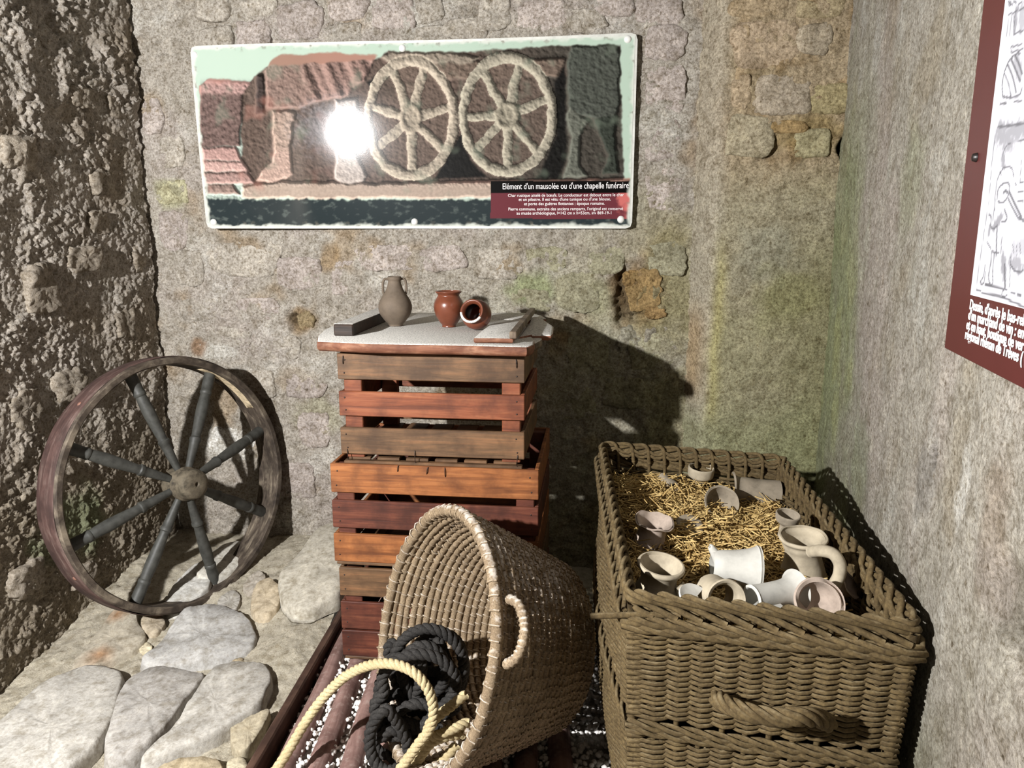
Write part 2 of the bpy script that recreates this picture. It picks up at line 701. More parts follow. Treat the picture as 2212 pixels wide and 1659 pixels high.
def back_c(S, Z, H):
    a = fbm(S * 2.3 + 4, Z * 2.3, 4, 31)
    b = fbm(S * 5 - 3, Z * 5, 4, 37)
    C = np.broadcast_to(GREY, S.shape + (3,)).copy()
    C = cmix(C, sstep(-0.1, 0.7, a) * 0.6, PINK)
    C = cmix(C, sstep(0.1, 0.8, b) * 0.45, WHITE)
    C = cmix(C, sstep(0.25, 0.8, fbm(S * 4 + 9, Z * 4 + 2, 4, 41)) * 0.55, OCHRE)
    low = sstep(1.3, 0.7, Z) * sstep(-0.5, 0.3, S)
    C = cmix(C, low * (0.35 + 0.3 * sstep(-0.3, 0.5, b)) * 0.9, PALEG)
    grow = sstep(0.0, 0.55, S) * sstep(1.9, 1.1, Z) * sstep(-0.25, 0.5, a + b * 0.6)
    C = cmix(C, grow * 0.6, lin((154, 148, 112)))
    for px, py, rx, ry, col, k in [(1150, 620, 60, 50, GREEN, 0.8), (1260, 640, 70, 40, PALEG, 0.7), (1375, 630, 60, 80, OCHRE, 0.9),
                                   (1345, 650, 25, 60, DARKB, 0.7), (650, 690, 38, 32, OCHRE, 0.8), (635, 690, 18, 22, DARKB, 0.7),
                                   (370, 415, 45, 34, PALEG, 0.8), (710, 560, 26, 40, OCHRE, 0.7), (430, 750, 22, 20, lin((140, 96, 50)), 0.6),
                                   (480, 760, 40, 20, WHITE, 0.7), (640, 820, 60, 30, OCHRE, 0.3), (680, 900, 60, 50, PALEG, 0.5),
                                   (490, 960, 60, 40, WHITE, 0.9), (1215, 730, 25, 16, OCHRE, 0.6), (540, 530, 40, 20, OCHRE, 0.5),
                                   (1440, 640, 60, 160, lin((140, 132, 92)), 0.5), (330, 230, 30, 40, OCHRE, 0.4)]:
        s, z = sz_on(px, py, B0, BT, BN)
        C = cmix(C, blob(S, Z, s, z, rx / 610, ry / 610, int(px + py)) * k, col)
    return C


wall_back = wall('wall_back', B0, BT, BN, -1.75, 1.25, -0.2, 2.35, 0.0068, back_h, back_c, M['wall'])
tag(wall_back, 'rough lime-mortared rubble back wall with green and ochre stains', None, None, 'structure')


def stone_slab(name, pts, O, T, B, N, proud, depth, mat, parent, col, seed, rings=6, nseg=40, rough=0.12, flat=0.72, jit=0.004, color_fun=None, tilt=(0, 0)):
    """an irregular stone: outline pts (in T,B plane), rounded edge, standing proud of the plane"""
    P = catmull([(a, b, 0) for a, b in pts], 10, True)
    P, _ = resample(np.concatenate([P, P[:1]]), max(1e-4, np.linalg.norm(np.diff(P, axis=0), axis=1).sum() / nseg))
    P = P[:-1, :2]
    n = len(P)
    c = P.mean(0)
    size = np.abs(P - c).max()
    ang = np.arange(n)
    k = 1 + rough * 0.5 * perlin(P[:, 0] / size * 4 + seed, P[:, 1] / size * 4, seed % 50)
    P = c + (P - c) * k[:, None]
    rs = [0.16, 0.32, 0.48, 0.62, flat, 0.5 * (flat + 1.0), 0.975, 1.0, 1.0]
    hs = [1.0, 1.0, 1.0, 0.98, 0.95, 0.84, 0.55, 0.1, -1.0]
    V, hv = [], []

    def surf(Q, h):
        nz = jit * fbm(Q[:, 0] * 26 + seed, Q[:, 1] * 26, 4, seed % 60, 0.6) + 2.2 * jit * perlin(Q[:, 0] * 8 + seed, Q[:, 1] * 8, seed % 40)
        tl = (Q[:, 0] - c[0]) * tilt[0] + (Q[:, 1] - c[1]) * tilt[1]
        hh = (h * proud + (nz + tl) * (h > 0.05)) if h >= 0 else np.full(len(Q), -depth)
        return O[None] + Q[:, 0:1] * T + Q[:, 1:2] * B + hh[:, None] * N
    for r, h in zip(rs, hs):
        Q = c + (P - c) * r
        V.append(surf(Q, h))
        hv.append(Q)
    F = grid_faces(len(rs), n, close_v=True)
    V.append(surf(c[None], 1.0))
    hv.append(c[None])
    V = np.concatenate(V)
    ci = len(V) - 1
    F = [list(f) for f in F] + [[ci, i, (i + 1) % n] for i in range(n)][::1]
    k3 = V[F[-1]]
    if np.dot(np.cross(k3[1] - k3[0], k3[2] - k3[0]), N) < 0:
        F = F[:-n] + [f[::-1] for f in F[-n:]]
    q4 = V[F[0]]
    if np.dot(np.cross(q4[1] - q4[0], q4[2] - q4[0]), N) < 0:
        F = [f[::-1] for f in F[:-n]] + F[-n:]
    Q = np.concatenate(hv)
    C = np.broadcast_to(np.asarray(col), (len(V), 3)).copy()
    w = fbm(Q[:, 0] * 11 + seed * 3, Q[:, 1] * 11, 4, (seed + 7) % 60)
    C = C * (1 + 0.16 * w[:, None])
    if color_fun:
        C = color_fun(Q, C)
    me = mesh(name, V, F, mat, True, C)
    return obj(name, me, parent)


def rnd_outline(cx, cy, hw, hh, seed, k=9, sq=0.75):
    r = random.Random(seed)
    out = []
    for i in range(k):
        a = 2 * math.pi * i / k + r.uniform(-0.2, 0.2)
        ca, sa = math.cos(a), math.sin(a)
        p = 2.0 / (2.0 + 2.2 * sq)
        x = math.copysign(abs(ca) ** p, ca)
        y = math.copysign(abs(sa) ** p, sa)
        q = r.uniform(0.86, 1.06)
        out.append((cx + hw * x * q, cy + hh * y * q))
    return out


rr = random.Random(5)
for i, (px, py, hw, hh, cc) in enumerate([(1392, 628, 38, 46, (150, 126, 86)), (1432, 640, 22, 34, (140, 130, 100)), (1372, 735, 36, 34, (150, 146, 130)), (1428, 740, 36, 36, (148, 142, 128)),
                                          (662, 694, 20, 22, (150, 134, 104)), (1360, 600, 16, 18, (142, 116, 76)), (1415, 675, 24, 14, (150, 124, 84))]):
    s, z = sz_on(px, py, B0, BT, BN)
    stone_slab('stone', rnd_outline(s, z, hw / 612, hh / 612, 900 + i, 9, 0.4), B0, BT, UP, BN, 0.004, 0.04, M['wall_stone'], wall_back, lin(cc), 900 + i, jit=0.009, nseg=72, rough=0.3)
# stones telling apart above, beside and below the information panel (pixel centre, half size)
back_stones = [(462, 22, 42, 24), (470, 88, 40, 30), (548, 80, 42, 36), (560, 18, 44, 20), (650, 45, 52, 40), (742, 78, 44, 26), (752, 20, 44, 24),
               (850, 30, 48, 34), (930, 22, 30, 26), (938, 78, 40, 20), (1008, 62, 48, 24), (1068, 28, 36, 34), (1170, 36, 52, 34),
               (1265, 45, 44, 24), (1330, 16, 44, 18), (1425, 24, 48, 28), (1440, 92, 42, 34), (1442, 190, 40, 48), (1432, 300, 38, 46),
               (1436, 410, 38, 44), (372, 330, 34, 34), (372, 415, 38, 28), (375, 500, 34, 44), (410, 580, 40, 46), (530, 560, 88, 42), (650, 590, 56, 38),
               (745, 600, 34, 40), (440, 668, 56, 28), (560, 665, 54, 26), (480, 730, 70, 26), (600, 750, 60, 30), (660, 830, 52, 36), (560, 830, 40, 34),
               (680, 930, 40, 44), (640, 1040, 50, 44), (500, 960, 62, 44), (830, 555, 70, 30), (960, 560, 54, 30), (1080, 570, 52, 34), (1180, 560, 44, 26),
               (1250, 630, 46, 44), (1150, 650, 44, 28), (1440, 560, 40, 36), (1405, 760, 50, 40), (1310, 560, 40, 30), (1270, 760, 44, 36),
               (1240, 870, 50, 40), (1350, 850, 50, 36), (330, 250, 26, 40)]
for i, (px, py, hw, hh) in enumerate(back_stones):
    s, z = sz_on(px, py, B0, BT, BN)
    sc = 1 / 612.0
    top = py < 130
    q = rr.random()
    col = (PINK if q < 0.5 else GREY) * rr.uniform(0.92, 1.06)
    if (px, py) == (372, 415):
        col = lin((172, 168, 138))
    if px > 1100 and py > 500:
        col = lin((154, 150, 126)) * rr.uniform(0.9, 1.05)
    if (px, py) == (500, 960):
        col = lin((214, 212, 206))
    stone_slab('stone', rnd_outline(s, z, hw * sc, hh * sc, 100 + i), B0, BT, UP, BN, rr.uniform(0.009, 0.014) if top else rr.uniform(0.003, 0.007), 0.02,
               M['wall_stone'], wall_back, col, 200 + i, jit=0.0042, nseg=64, rough=0.16)

# ---- pier beside the right corner --------------------------------
PO = B0 + BT * 0.0


def pier_prof(S):
    return 0.125 * sstep(0.575, 0.675, S) - 0.03


def pier_h(S, Z):
    h = pier_prof(S) + 0.007 * fbm(S * 4, Z * 3, 4, 51) + 0.003 * fbm(S * 20, Z * 20, 4, 55, 0.65)
    edge = sstep(0.70, 0.66, S)
    f1, f2, rv = worley(S * 48, Z * 48, 14)
    crumb = (1 - edge) * sstep(1.28, 1.42, Z + 0.06 * fbm(S * 6, Z * 6, 2, 3)) 
    h += 0.006 * crumb * np.clip(1 - f1 * 1.5, 0, 1) * (rv > 0.35) + 0.002 * np.clip(1 - f1 * 1.6, 0, 1) * (1 - edge)
    for px, py, rx, ry, d in [(1660, 320, 26, 22, 0.03), (1770, 300, 50, 40, 0.012), (1826, 318, 14, 24, 0.06)]:
        s, z = sz_on(px, py, B0 + BN * 0.1, BT, BN)
        m = blob(S, Z, s, z, rx / 640, ry / 640, int(px), 0.6)
        h -= m * d
    return h


def pier_c(S, Z, H):
    a = fbm(S * 3, Z * 2, 4, 61)
    b = fbm(S * 8, Z * 6, 4, 63)
    C = np.broadcast_to(lin((164, 156, 132)), S.shape + (3,)).copy()
    C = cmix(C, sstep(-0.2, 0.6, a) * 0.6, lin((156, 152, 118)))
    up = sstep(1.25, 1.45, Z)
    C = cmix(C, up * 0.7, lin((170, 150, 122)))
    C = cmix(C, up * sstep(0.1, 0.6, b) * 0.6, OCHRE)
    e = sstep(0.72, 0.66, S) * sstep(0.55, 0.62, S)
    C = cmix(C, e * 0.7, lin((176, 168, 152)))
    yl = np.exp(-((S - 0.69 - 0.02 * fbm(S * 0 + 1, Z * 4, 2, 5)) / 0.02) ** 2) * sstep(1.25, 1.0, Z) * sstep(0.5, 0.6, Z)
    C = cmix(C, yl * 0.6, lin((186, 178, 116)))
    om = np.exp(-((S - 0.625) / 0.03) ** 2) * sstep(1.0, 0.85, Z) * sstep(0.58, 0.7, Z)
    C = cmix(C, om * 0.6, lin((176, 146, 104)))
    dk = sstep(0.82, 1.0, S + 0.06 * a) * sstep(1.3, 1.0, Z)
    C = cmix(C, dk * 0.6, lin((134, 132, 92)))
    C = cmix(C, sstep(0.72, 0.5, Z + 0.08 * a) * 0.7, lin((148, 150, 112)))
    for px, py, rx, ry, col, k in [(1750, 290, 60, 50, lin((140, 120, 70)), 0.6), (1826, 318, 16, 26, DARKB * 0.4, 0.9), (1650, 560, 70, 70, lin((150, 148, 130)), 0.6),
                                   (1700, 640, 80, 70, lin((140, 138, 96)), 0.6)]:
        s, z = sz_on(px, py, B0 + BN * 0.1, BT, BN)
        C = cmix(C, blob(S, Z, s, z, rx / 640, ry / 640, int(px + py)) * k, col)
    return C


wall_pier = wall('wall_pier', B0, BT, BN, 0.50, 1.12, -0.2, 2.35, 0.006, pier_h, pier_c, M['wall'])
tag(wall_pier, 'stone pier with bare upper courses and greenish rendered lower half', None, None, 'structure')
for i, (px, py, hw, hh, cc) in enumerate([(1655, 95, 70, 46, (172, 154, 130)), (1760, 85, 36, 32, (166, 154, 134)), (1690, 205, 62, 40, (170, 158, 140)),
                                          (1790, 215, 40, 30, (160, 148, 112)), (1605, 118, 14, 60, (168, 148, 118)), (1600, 200, 20, 34, (172, 154, 128)),
                                          (1620, 295, 52, 44, (168, 158, 134)), (1755, 310, 40, 30, (162, 154, 122)), (1640, 15, 60, 20, (170, 152, 124)),
                                          (1770, 20, 50, 18, (164, 150, 120)), (1700, 275, 40, 14, (160, 136, 96))]):
    PP = B0 + BN * 0.094
    s, z = sz_on(px, py, PP, BT, BN)
    stone_slab('stone', rnd_outline(s, z, hw / 655, hh / 655, 400 + i), PP, BT, UP, BN, 0.013, 0.02, M['wall_stone'], wall_pier, lin(cc), 300 + i, jit=0.005)

# ---- right wall ----------------------------------------------------
def right_h(S, Z):
    h = 0.008 * fbm(S * 2.5, Z * 1.8, 4, 71) + 0.0025 * fbm(S * 14, Z * 11, 4, 75, 0.6) + 0.0016 * fbm(S * 60, Z * 45, 2, 79)
    for px, py, rx, ry, d in [(2012, 985, 11, 20, 0.03), (2190, 1390, 24, 40, 0.01), (2185, 1290, 40, 40, 0.008)]:
        s, z = sz_on(px, py, RC, RT, RN)
        h -= blob(S, Z, s, z, rx / 900 * 1.5, ry / 900, int(px), 0.5) * d
    return h - 0.004


def right_c(S, Z, H):
    a = fbm(S * 2.6 + 5, Z * 1.7, 4, 81)
    b = fbm(S * 7 + 5, Z * 4, 4, 83)
    C = np.broadcast_to(lin((176, 170, 158)), S.shape + (3,)).copy()
    C = cmix(C, sstep(-0.1, 0.6, a) * 0.5, lin((178, 166, 158)))
    C = cmix(C, sstep(0.2, 0.8, b) * 0.5, lin((196, 194, 186)))
    C = cmix(C, sstep(0.15, 0.7, fbm(S * 4, Z * 3 + 7, 4, 87)) * 0.4, lin((154, 140, 112)))
    gr = sstep(0.75, 0.0, S + 0.30 * a - 0.16 * b) * sstep(1.85, 1.0, Z + 0.2 * b)
    C = cmix(C, gr * 0.8, lin((150, 160, 112)))
    C = cmix(C, gr * sstep(0.0, 0.6, b) * 0.5, lin((180, 180, 130)))
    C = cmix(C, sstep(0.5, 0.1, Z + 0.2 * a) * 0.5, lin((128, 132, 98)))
    C = cmix(C, sstep(0.85, 0.2, Z + 0.2 * b) * 0.6, lin((134, 130, 112)))  # darkens the wall low down: shade painted over the grey-green stain
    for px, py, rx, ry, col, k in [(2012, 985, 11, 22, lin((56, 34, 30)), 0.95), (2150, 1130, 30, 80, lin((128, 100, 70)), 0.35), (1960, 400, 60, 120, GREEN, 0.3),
                                   (1990, 1050, 30, 60, lin((126, 120, 112)), 0.6), (2080, 1040, 14, 70, WHITE, 0.8), (2185, 1290, 46, 50, lin((110, 104, 92)), 0.7),
                                   (1850, 1000, 70, 130, lin((132, 148, 106)), 0.3), (2140, 1230, 40, 50, lin((168, 158, 148)), 0.6)]:
        s, z = sz_on(px, py, RC, RT, RN)
        C = cmix(C, blob(S, Z, s, z, rx / 900 * 1.6, ry / 900, int(px + py)) * k, col)
    return C * 0.86


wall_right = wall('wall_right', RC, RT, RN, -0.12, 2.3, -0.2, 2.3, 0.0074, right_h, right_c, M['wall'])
tag(wall_right, 'pale rendered right wall streaked with green algae', None, None, 'structure')

# ---- left wall -------------------------------------------------------
def left_h(S, Z):
    top = sstep(1.30, 1.7, Z)
    h = (0.005 + 0.012 * top) * fbm(S * 2.6, Z * 2.4, 3, 91) + 0.006 * fbm(S * 9, Z * 9, 4, 95, 0.6)
    sm = sstep(-0.35, 0.15, fbm(S * 5 + 3, Z * 4, 3, 99))          # barer patches where 0
    sm = np.maximum(sm, 0.30)
    f1, f2, rv = worley(S * 22, Z * 22, 24)
    g1, g2, rg = worley(S * 46 + 0.3 * fbm(S * 30, Z * 30, 2, 7), Z * 46, 25)
    k1, k2, rk = worley(S * 95, Z * 95, 26)
    h += sm * (0.009 + 0.010 * top) * np.sqrt(np.clip(1 - f1 * 1.25, 0, 1)) * (0.2 + 0.8 * rv)
    h += sm * (0.0085 + 0.004 * top) * np.sqrt(np.clip(1 - g1 * 1.25, 0, 1)) * (rg > 0.3) * (0.4 + 0.6 * rg)
    h += sm * 0.0042 * np.sqrt(np.clip(1 - k1 * 1.3, 0, 1)) * (rk > 0.3)
    h += 0.0035 * fbm(S * 70, Z * 70, 3, 98, 0.7)
    h += 0.010 * sstep(0.30, 0.05, S)                                # leans out a little towards the corner
    h -= 0.030 * sstep(0.025, 0.0, S)                                # open joint in the corner itself
    return h - 0.012


def left_c(S, Z, H):
    a = fbm(S * 3, Z * 3, 4, 101)
    C = np.broadcast_to(lin((176, 168, 158)), S.shape + (3,)).copy()
    C = cmix(C, sstep(0.0, 0.7, a) * 0.5, lin((156, 142, 122)))
    C = cmix(C, sstep(0.2, 0.8, fbm(S * 6, Z * 6, 3, 103)) * 0.5, lin((188, 182, 172)))
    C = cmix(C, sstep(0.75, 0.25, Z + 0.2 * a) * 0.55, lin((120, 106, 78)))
    C = cmix(C, blob(S, Z, 0.55, 0.25, 0.2, 0.12, 5) * 0.6, lin((112, 128, 92)))
    return C


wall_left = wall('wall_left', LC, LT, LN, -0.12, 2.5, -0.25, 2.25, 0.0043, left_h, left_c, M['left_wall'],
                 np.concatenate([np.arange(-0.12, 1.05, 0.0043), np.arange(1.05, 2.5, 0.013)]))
tag(wall_left, 'craggy left wall crusted with lumpy mortar', None, None, 'structure')
rl = random.Random(9)
for i, (px, py, hw, hh) in enumerate([(225, 395, 40, 34), (180, 210, 40, 28), (250, 230, 24, 30), (90, 620, 40, 60), (180, 560, 44, 34), (215, 480, 30, 30), (270, 700, 34, 40),
                                      (150, 830, 40, 40), (60, 880, 36, 44), (300, 560, 24, 40), (40, 330, 40, 40), (130, 1010, 20, 24), (60, 1250, 46, 40), (180, 1240, 34, 30)]):
    s, z = sz_on(px, py, LC, LT, LN)
    stone_slab('stone', rnd_outline(s, z, hw / 480 * 0.8, hh / 620 * 0.8, 500 + i), LC, LT, UP, LN, rl.uniform(0.006, 0.016), 0.03, M['left_wall'], wall_left,
               lin((162, 152, 138)) * rl.uniform(0.9, 1.05), 500 + i, jit=0.007, nseg=56, rough=0.4)


# ---- floors -----------------------------------------------------------
def ground_z(x, y):
    return -0.105 + 0.115 * sstep(1.95, 2.75, y) + 0.045 * sstep(-0.95, -0.62, x) * sstep(1.6, 2.2, y)


def make_floor():
    xs = np.linspace(-1.75, -0.575, 200)
    ys = np.linspace(0.3, 3.0, 420)
    X, Y = np.meshgrid(xs, ys, indexing='ij')
    f1, f2, rv = worley(X * 70, Y * 70, 44)
    Z = ground_z(X, Y) + 0.012 * fbm(X * 5, Y * 5, 4, 111) + 0.004 * fbm(X * 30, Y * 30, 3, 113, 0.65)
    Z += 0.004 * np.clip(1 - f1 * 1.7, 0, 1) * (rv > 0.6)
    C = np.broadcast_to(lin((190, 182, 164)), X.shape + (3,)).copy()
    C = cmix(C, sstep(-0.1, 0.6, fbm(X * 6, Y * 6, 4, 117)) * 0.5, lin((200, 192, 172)))
    C = cmix(C, sstep(0.1, 0.7, fbm(X * 4 + 3, Y * 4, 4, 119)) * 0.5, lin((176, 168, 152)))
    V = np.stack([X, Y, Z], -1).reshape(-1, 3)
    return obj('floor', mesh('floor', V, grid_faces(200, 420), M['sand'], True, C.reshape(-1, 3)))


floor = make_floor()
tag(floor, 'sandy mortar ground set with pale paving stones', None, None, 'structure')

floor_stones = [
    # outline pixels, proud, colour, tilt
    ([(-60, 1640), (10, 1550), (90, 1482), (190, 1442), (265, 1452), (262, 1510), (232, 1590), (165, 1665), (60, 1750), (-60, 1760)], 0.045, (182, 178, 170), (0.0, 0.0)),
    ([(272, 1470), (345, 1442), (420, 1455), (445, 1470), (410, 1512), (345, 1600), (270, 1650), (222, 1642), (235, 1570)], 0.050, (166, 162, 156), (0.05, 0.0)),
    ([(470, 1442), (530, 1440), (588, 1455), (572, 1525), (520, 1560), (450, 1598), (330, 1640), (300, 1640), (370, 1575), (420, 1500)], 0.045, (174, 170, 162), (0.0, 0.0)),
    ([(300, 1422), (345, 1385), (395, 1335), (470, 1325), (535, 1345), (558, 1382), (525, 1412), (430, 1425), (350, 1432)], 0.040, (172, 170, 166), (0.0, 0.0)),
    ([(145, 1445), (200, 1380), (265, 1320), (298, 1322), (300, 1350), (318, 1378), (290, 1400), (230, 1425), (180, 1450)], 0.030, (170, 162, 146), (0.0, 0.0)),
    ([(305, 1345), (330, 1335), (358, 1345), (340, 1368), (312, 1366)], 0.018, (172, 160, 140), (0, 0)),
    ([(500, 1572), (560, 1548), (585, 1545), (560, 1590), (530, 1625), (505, 1620)], 0.030, (170, 160, 138), (0, 0)),
    ([(598, 1240), (640, 1205), (690, 1168), (735, 1158), (745, 1200), (742, 1262), (705, 1285), (660, 1300), (618, 1290)], 0.050, (184, 178, 164), (0.05, 0.05)),
    ([(540, 1305), (552, 1272), (580, 1262), (605, 1278), (604, 1308), (582, 1325), (556, 1324)], 0.026, (186, 172, 148), (0, 0)),
    ([(352, 1300), (385, 1258), (425, 1232), (450, 1240), (455, 1268), (420, 1292), (375, 1312)], 0.018, (196, 194, 188), (0, 0)),
    ([(470, 1300), (500, 1282), (520, 1292), (510, 1315), (480, 1320)], 0.014, (170, 166, 158), (0, 0)),
    ([(525, 1262), (555, 1240), (575, 1252), (560, 1272), (535, 1278)], 0.012, (176, 168, 156), (0, 0)),
    ([(420, 1230), (470, 1190), (530, 1180), (545, 1200), (500, 1232), (450, 1245)], 0.025, (190, 186, 176), (0, 0)),
    ([(300, 1690), (380, 1650), (470, 1645), (480, 1690), (400, 1730), (320, 1730)], 0.030, (186, 172, 144), (0, 0)),
    ([(180, 1740), (240, 1680), (290, 1690), (270, 1760), (200, 1790)], 0.04, (184, 178, 166), (0, 0)),
    ([(490, 1650), (525, 1640), (535, 1670), (500, 1690)], 0.02, (186, 176, 152), (0, 0)),
    ([(300, 1405), (318, 1392), (330, 1402), (318, 1414)], 0.012, (196, 186, 160), (0, 0)),
    ([(500, 1432), (520, 1424), (528, 1434), (510, 1442)], 0.012, (160, 146, 120), (0, 0)),
]
for i, (pts, pr, cc, tl) in enumerate(floor_stones):
    gz = -0.06
    for _ in range(6):
        c = np.mean([at_z(x, y, gz + pr * 0.7)[:2] for x, y in pts], axis=0)
        gz = 0.5 * gz + 0.5 * float(ground_z(c[0], c[1]))
    P = [at_z(x, y, gz + pr * 0.7)[:2] for x, y in pts]
    # local slope of ground
    e = 0.08
    gx = float(ground_z(c[0] + e, c[1]) - ground_z(c[0] - e, c[1])) / (2 * e)
    gy = float(ground_z(c[0], c[1] + e) - ground_z(c[0], c[1] - e)) / (2 * e)

    def rust(Q, C, i=i):
        if i == 4:
            for (rx, ry) in ((255, 1338), (215, 1408)):
                p = at_z(rx, ry, -0.05)[:2]
                d = np.hypot(Q[:, 0] - p[0], Q[:, 1] - p[1])
                C = cmix(C, np.clip(1 - d / 0.05, 0, 1) * 0.8, lin((150, 100, 50)))
        return C
    stone_slab('stone', P, np.array([0, 0, gz + 0.004]), np.array([1.0, 0, 0]), np.array([0, 1.0, 0]), UP, pr, 0.04, M['slab'], floor, lin(cc), 700 + i,
               nseg=110, rough=0.05, flat=0.92, jit=0.0035, color_fun=rust, tilt=(gx * 0.8 + tl[0], gy * 0.8 + tl[1]))

# gravel bed base
gx = np.linspace(-0.56, 1.1, 90)
gy = np.linspace(0.3, 2.95, 120)
X, Y = np.meshgrid(gx, gy, indexing='ij')
Z = -0.036 + 0.003 * fbm(X * 8, Y * 8, 3, 121)
bed = obj('floor_bed', mesh('floor_bed', np.stack([X, Y, Z], -1).reshape(-1, 3), grid_faces(90, 120), M['sand'], True,
                            np.broadcast_to(lin((190, 184, 174)), (90 * 120, 3))))
tag(bed, 'dusty bed under the white gravel', None, None, 'structure')


# ================================================================== THINGS

# ---- gravel (stuff) ---------------------------------------------------
def make_gravel():
    r = np.random.default_rng(21)
    n = 7000
    ico = np.array([(0, 0, 1), (0.894, 0, 0.447), (0.276, 0.851, 0.447), (-0.724, 0.526, 0.447), (-0.724, -0.526, 0.447), (0.276, -0.851, 0.447),
                    (0.724, 0.526, -0.447), (-0.276, 0.851, -0.447), (-0.894, 0, -0.447), (-0.276, -0.851, -0.447), (0.724, -0.526, -0.447), (0, 0, -1)])
    tri = np.array([(0, 1, 2), (0, 2, 3), (0, 3, 4), (0, 4, 5), (0, 5, 1), (1, 6, 2), (2, 7, 3), (3, 8, 4), (4, 9, 5), (5, 10, 1),
                    (6, 7, 2), (7, 8, 3), (8, 9, 4), (9, 10, 5), (10, 6, 1), (11, 7, 6), (11, 8, 7), (11, 9, 8), (11, 10, 9), (11, 6, 10)])
    px = r.uniform(-0.545, 0.30, n)
    py = r.uniform(1.25, 2.45, n)
    pz = -0.030 + r.uniform(0, 0.016, n)
    V, F = [], []
    for i in range(n):
        s = r.uniform(0.0045, 0.0095) * np.array([1, r.uniform(0.6, 1), r.uniform(0.5, 0.9)])
        a = r.uniform(0, 6.28)
        v = ico * s * r.uniform(0.75, 1.2, (12, 1))
        ca, sa = math.cos(a), math.sin(a)
        v = np.stack([v[:, 0] * ca - v[:, 1] * sa, v[:, 0] * sa + v[:, 1] * ca, v[:, 2]], 1)
        V.append(v + (px[i], py[i], pz[i]))
        F.append(tri + 12 * i)
    return np.concatenate(V), np.concatenate(F)


gv, gf = make_gravel()
g = obj('white_gravel', mesh('white_gravel', gv, gf, M['gravel'], False))
tag(g, 'loose white gravel scattered between the logs', 'gravel', None, 'stuff')

# ---- edging plank and logs ---------------------------------------------
pk = MB()
pk.box(-0.012, 0.012, -0.55, 0.55, -0.075, 0.035, 0.004)
me = pk.me('edging_plank', M['plank'])
p0, p1 = at_z(552, 1659, 0.0), at_z(738, 1335, 0.0)
d = p1 - p0
plank = obj('edging_plank', me)
plank.location = (p0[0] + d[0] * 0.55, p0[1] + d[1] * 0.55, -0.012)
plank.rotation_euler = (0, 0, -math.atan2(d[0], d[1]))
tag(plank, 'dark board on edge between the paving stones and the gravel', 'plank')

log_x = [(-0.532, -0.500, 0.027), (-0.455, -0.432, 0.027), (-0.378, -0.360, 0.028), (-0.295, -0.285, 0.027), (-0.215, -0.205, 0.029),
         (-0.135, -0.125, 0.030), (-0.055, -0.045, 0.030), (0.03, 0.04, 0.030), (0.11, 0.12, 0.030)]
log_lab = ['reddish brown log next to the edging board', 'reddish brown log second from the edging board, under the cream rope', 'reddish brown log third from the edging board, with a knot hole',
           'log fourth from the edging board, under the basket mouth', 'log fifth from the edging board, beneath the basket', 'log sixth from the edging board, beneath the basket',
           'log under the right half of the crate stack', 'log second left of the wicker hamper', 'log lying next to the wicker hamper']
for i, (xa, xb, r0) in enumerate(log_x):
    n = 40
    ys = np.linspace(1.22, 2.44, n)
    xs = np.linspace(xa, xb, n) + 0.004 * perlin(ys * 3 + i * 7, ys * 0 + i, 130 + i)
    zs = np.full(n, -0.027) 
    P = np.stack([xs, ys, zs], 1)
    rad = r0 * (1 + 0.07 * perlin(ys * 4 + i, ys * 0 + 3 * i, 140))
    rad[0] *= 0.9
    rad[-1] *= 0.9
    V, F = tube(P, rad, 16)
    lg = obj('log', mesh('log', V, F, M['log'], math.radians(50)))
    tag(lg, log_lab[i], 'log', 'logs of the rack under the crates')
    if i == 2:
        q = at_z(745, 1592, 0.0)
        V, F = lathe([(0.0005, 0), (0.004, 0.0006), (0.0055, 0.001)], 12)
        k = obj('knot_hole', mesh('knot_hole', V, F, M['staple'], True), lg)
        k.location = (q[0], q[1], 0.0005)

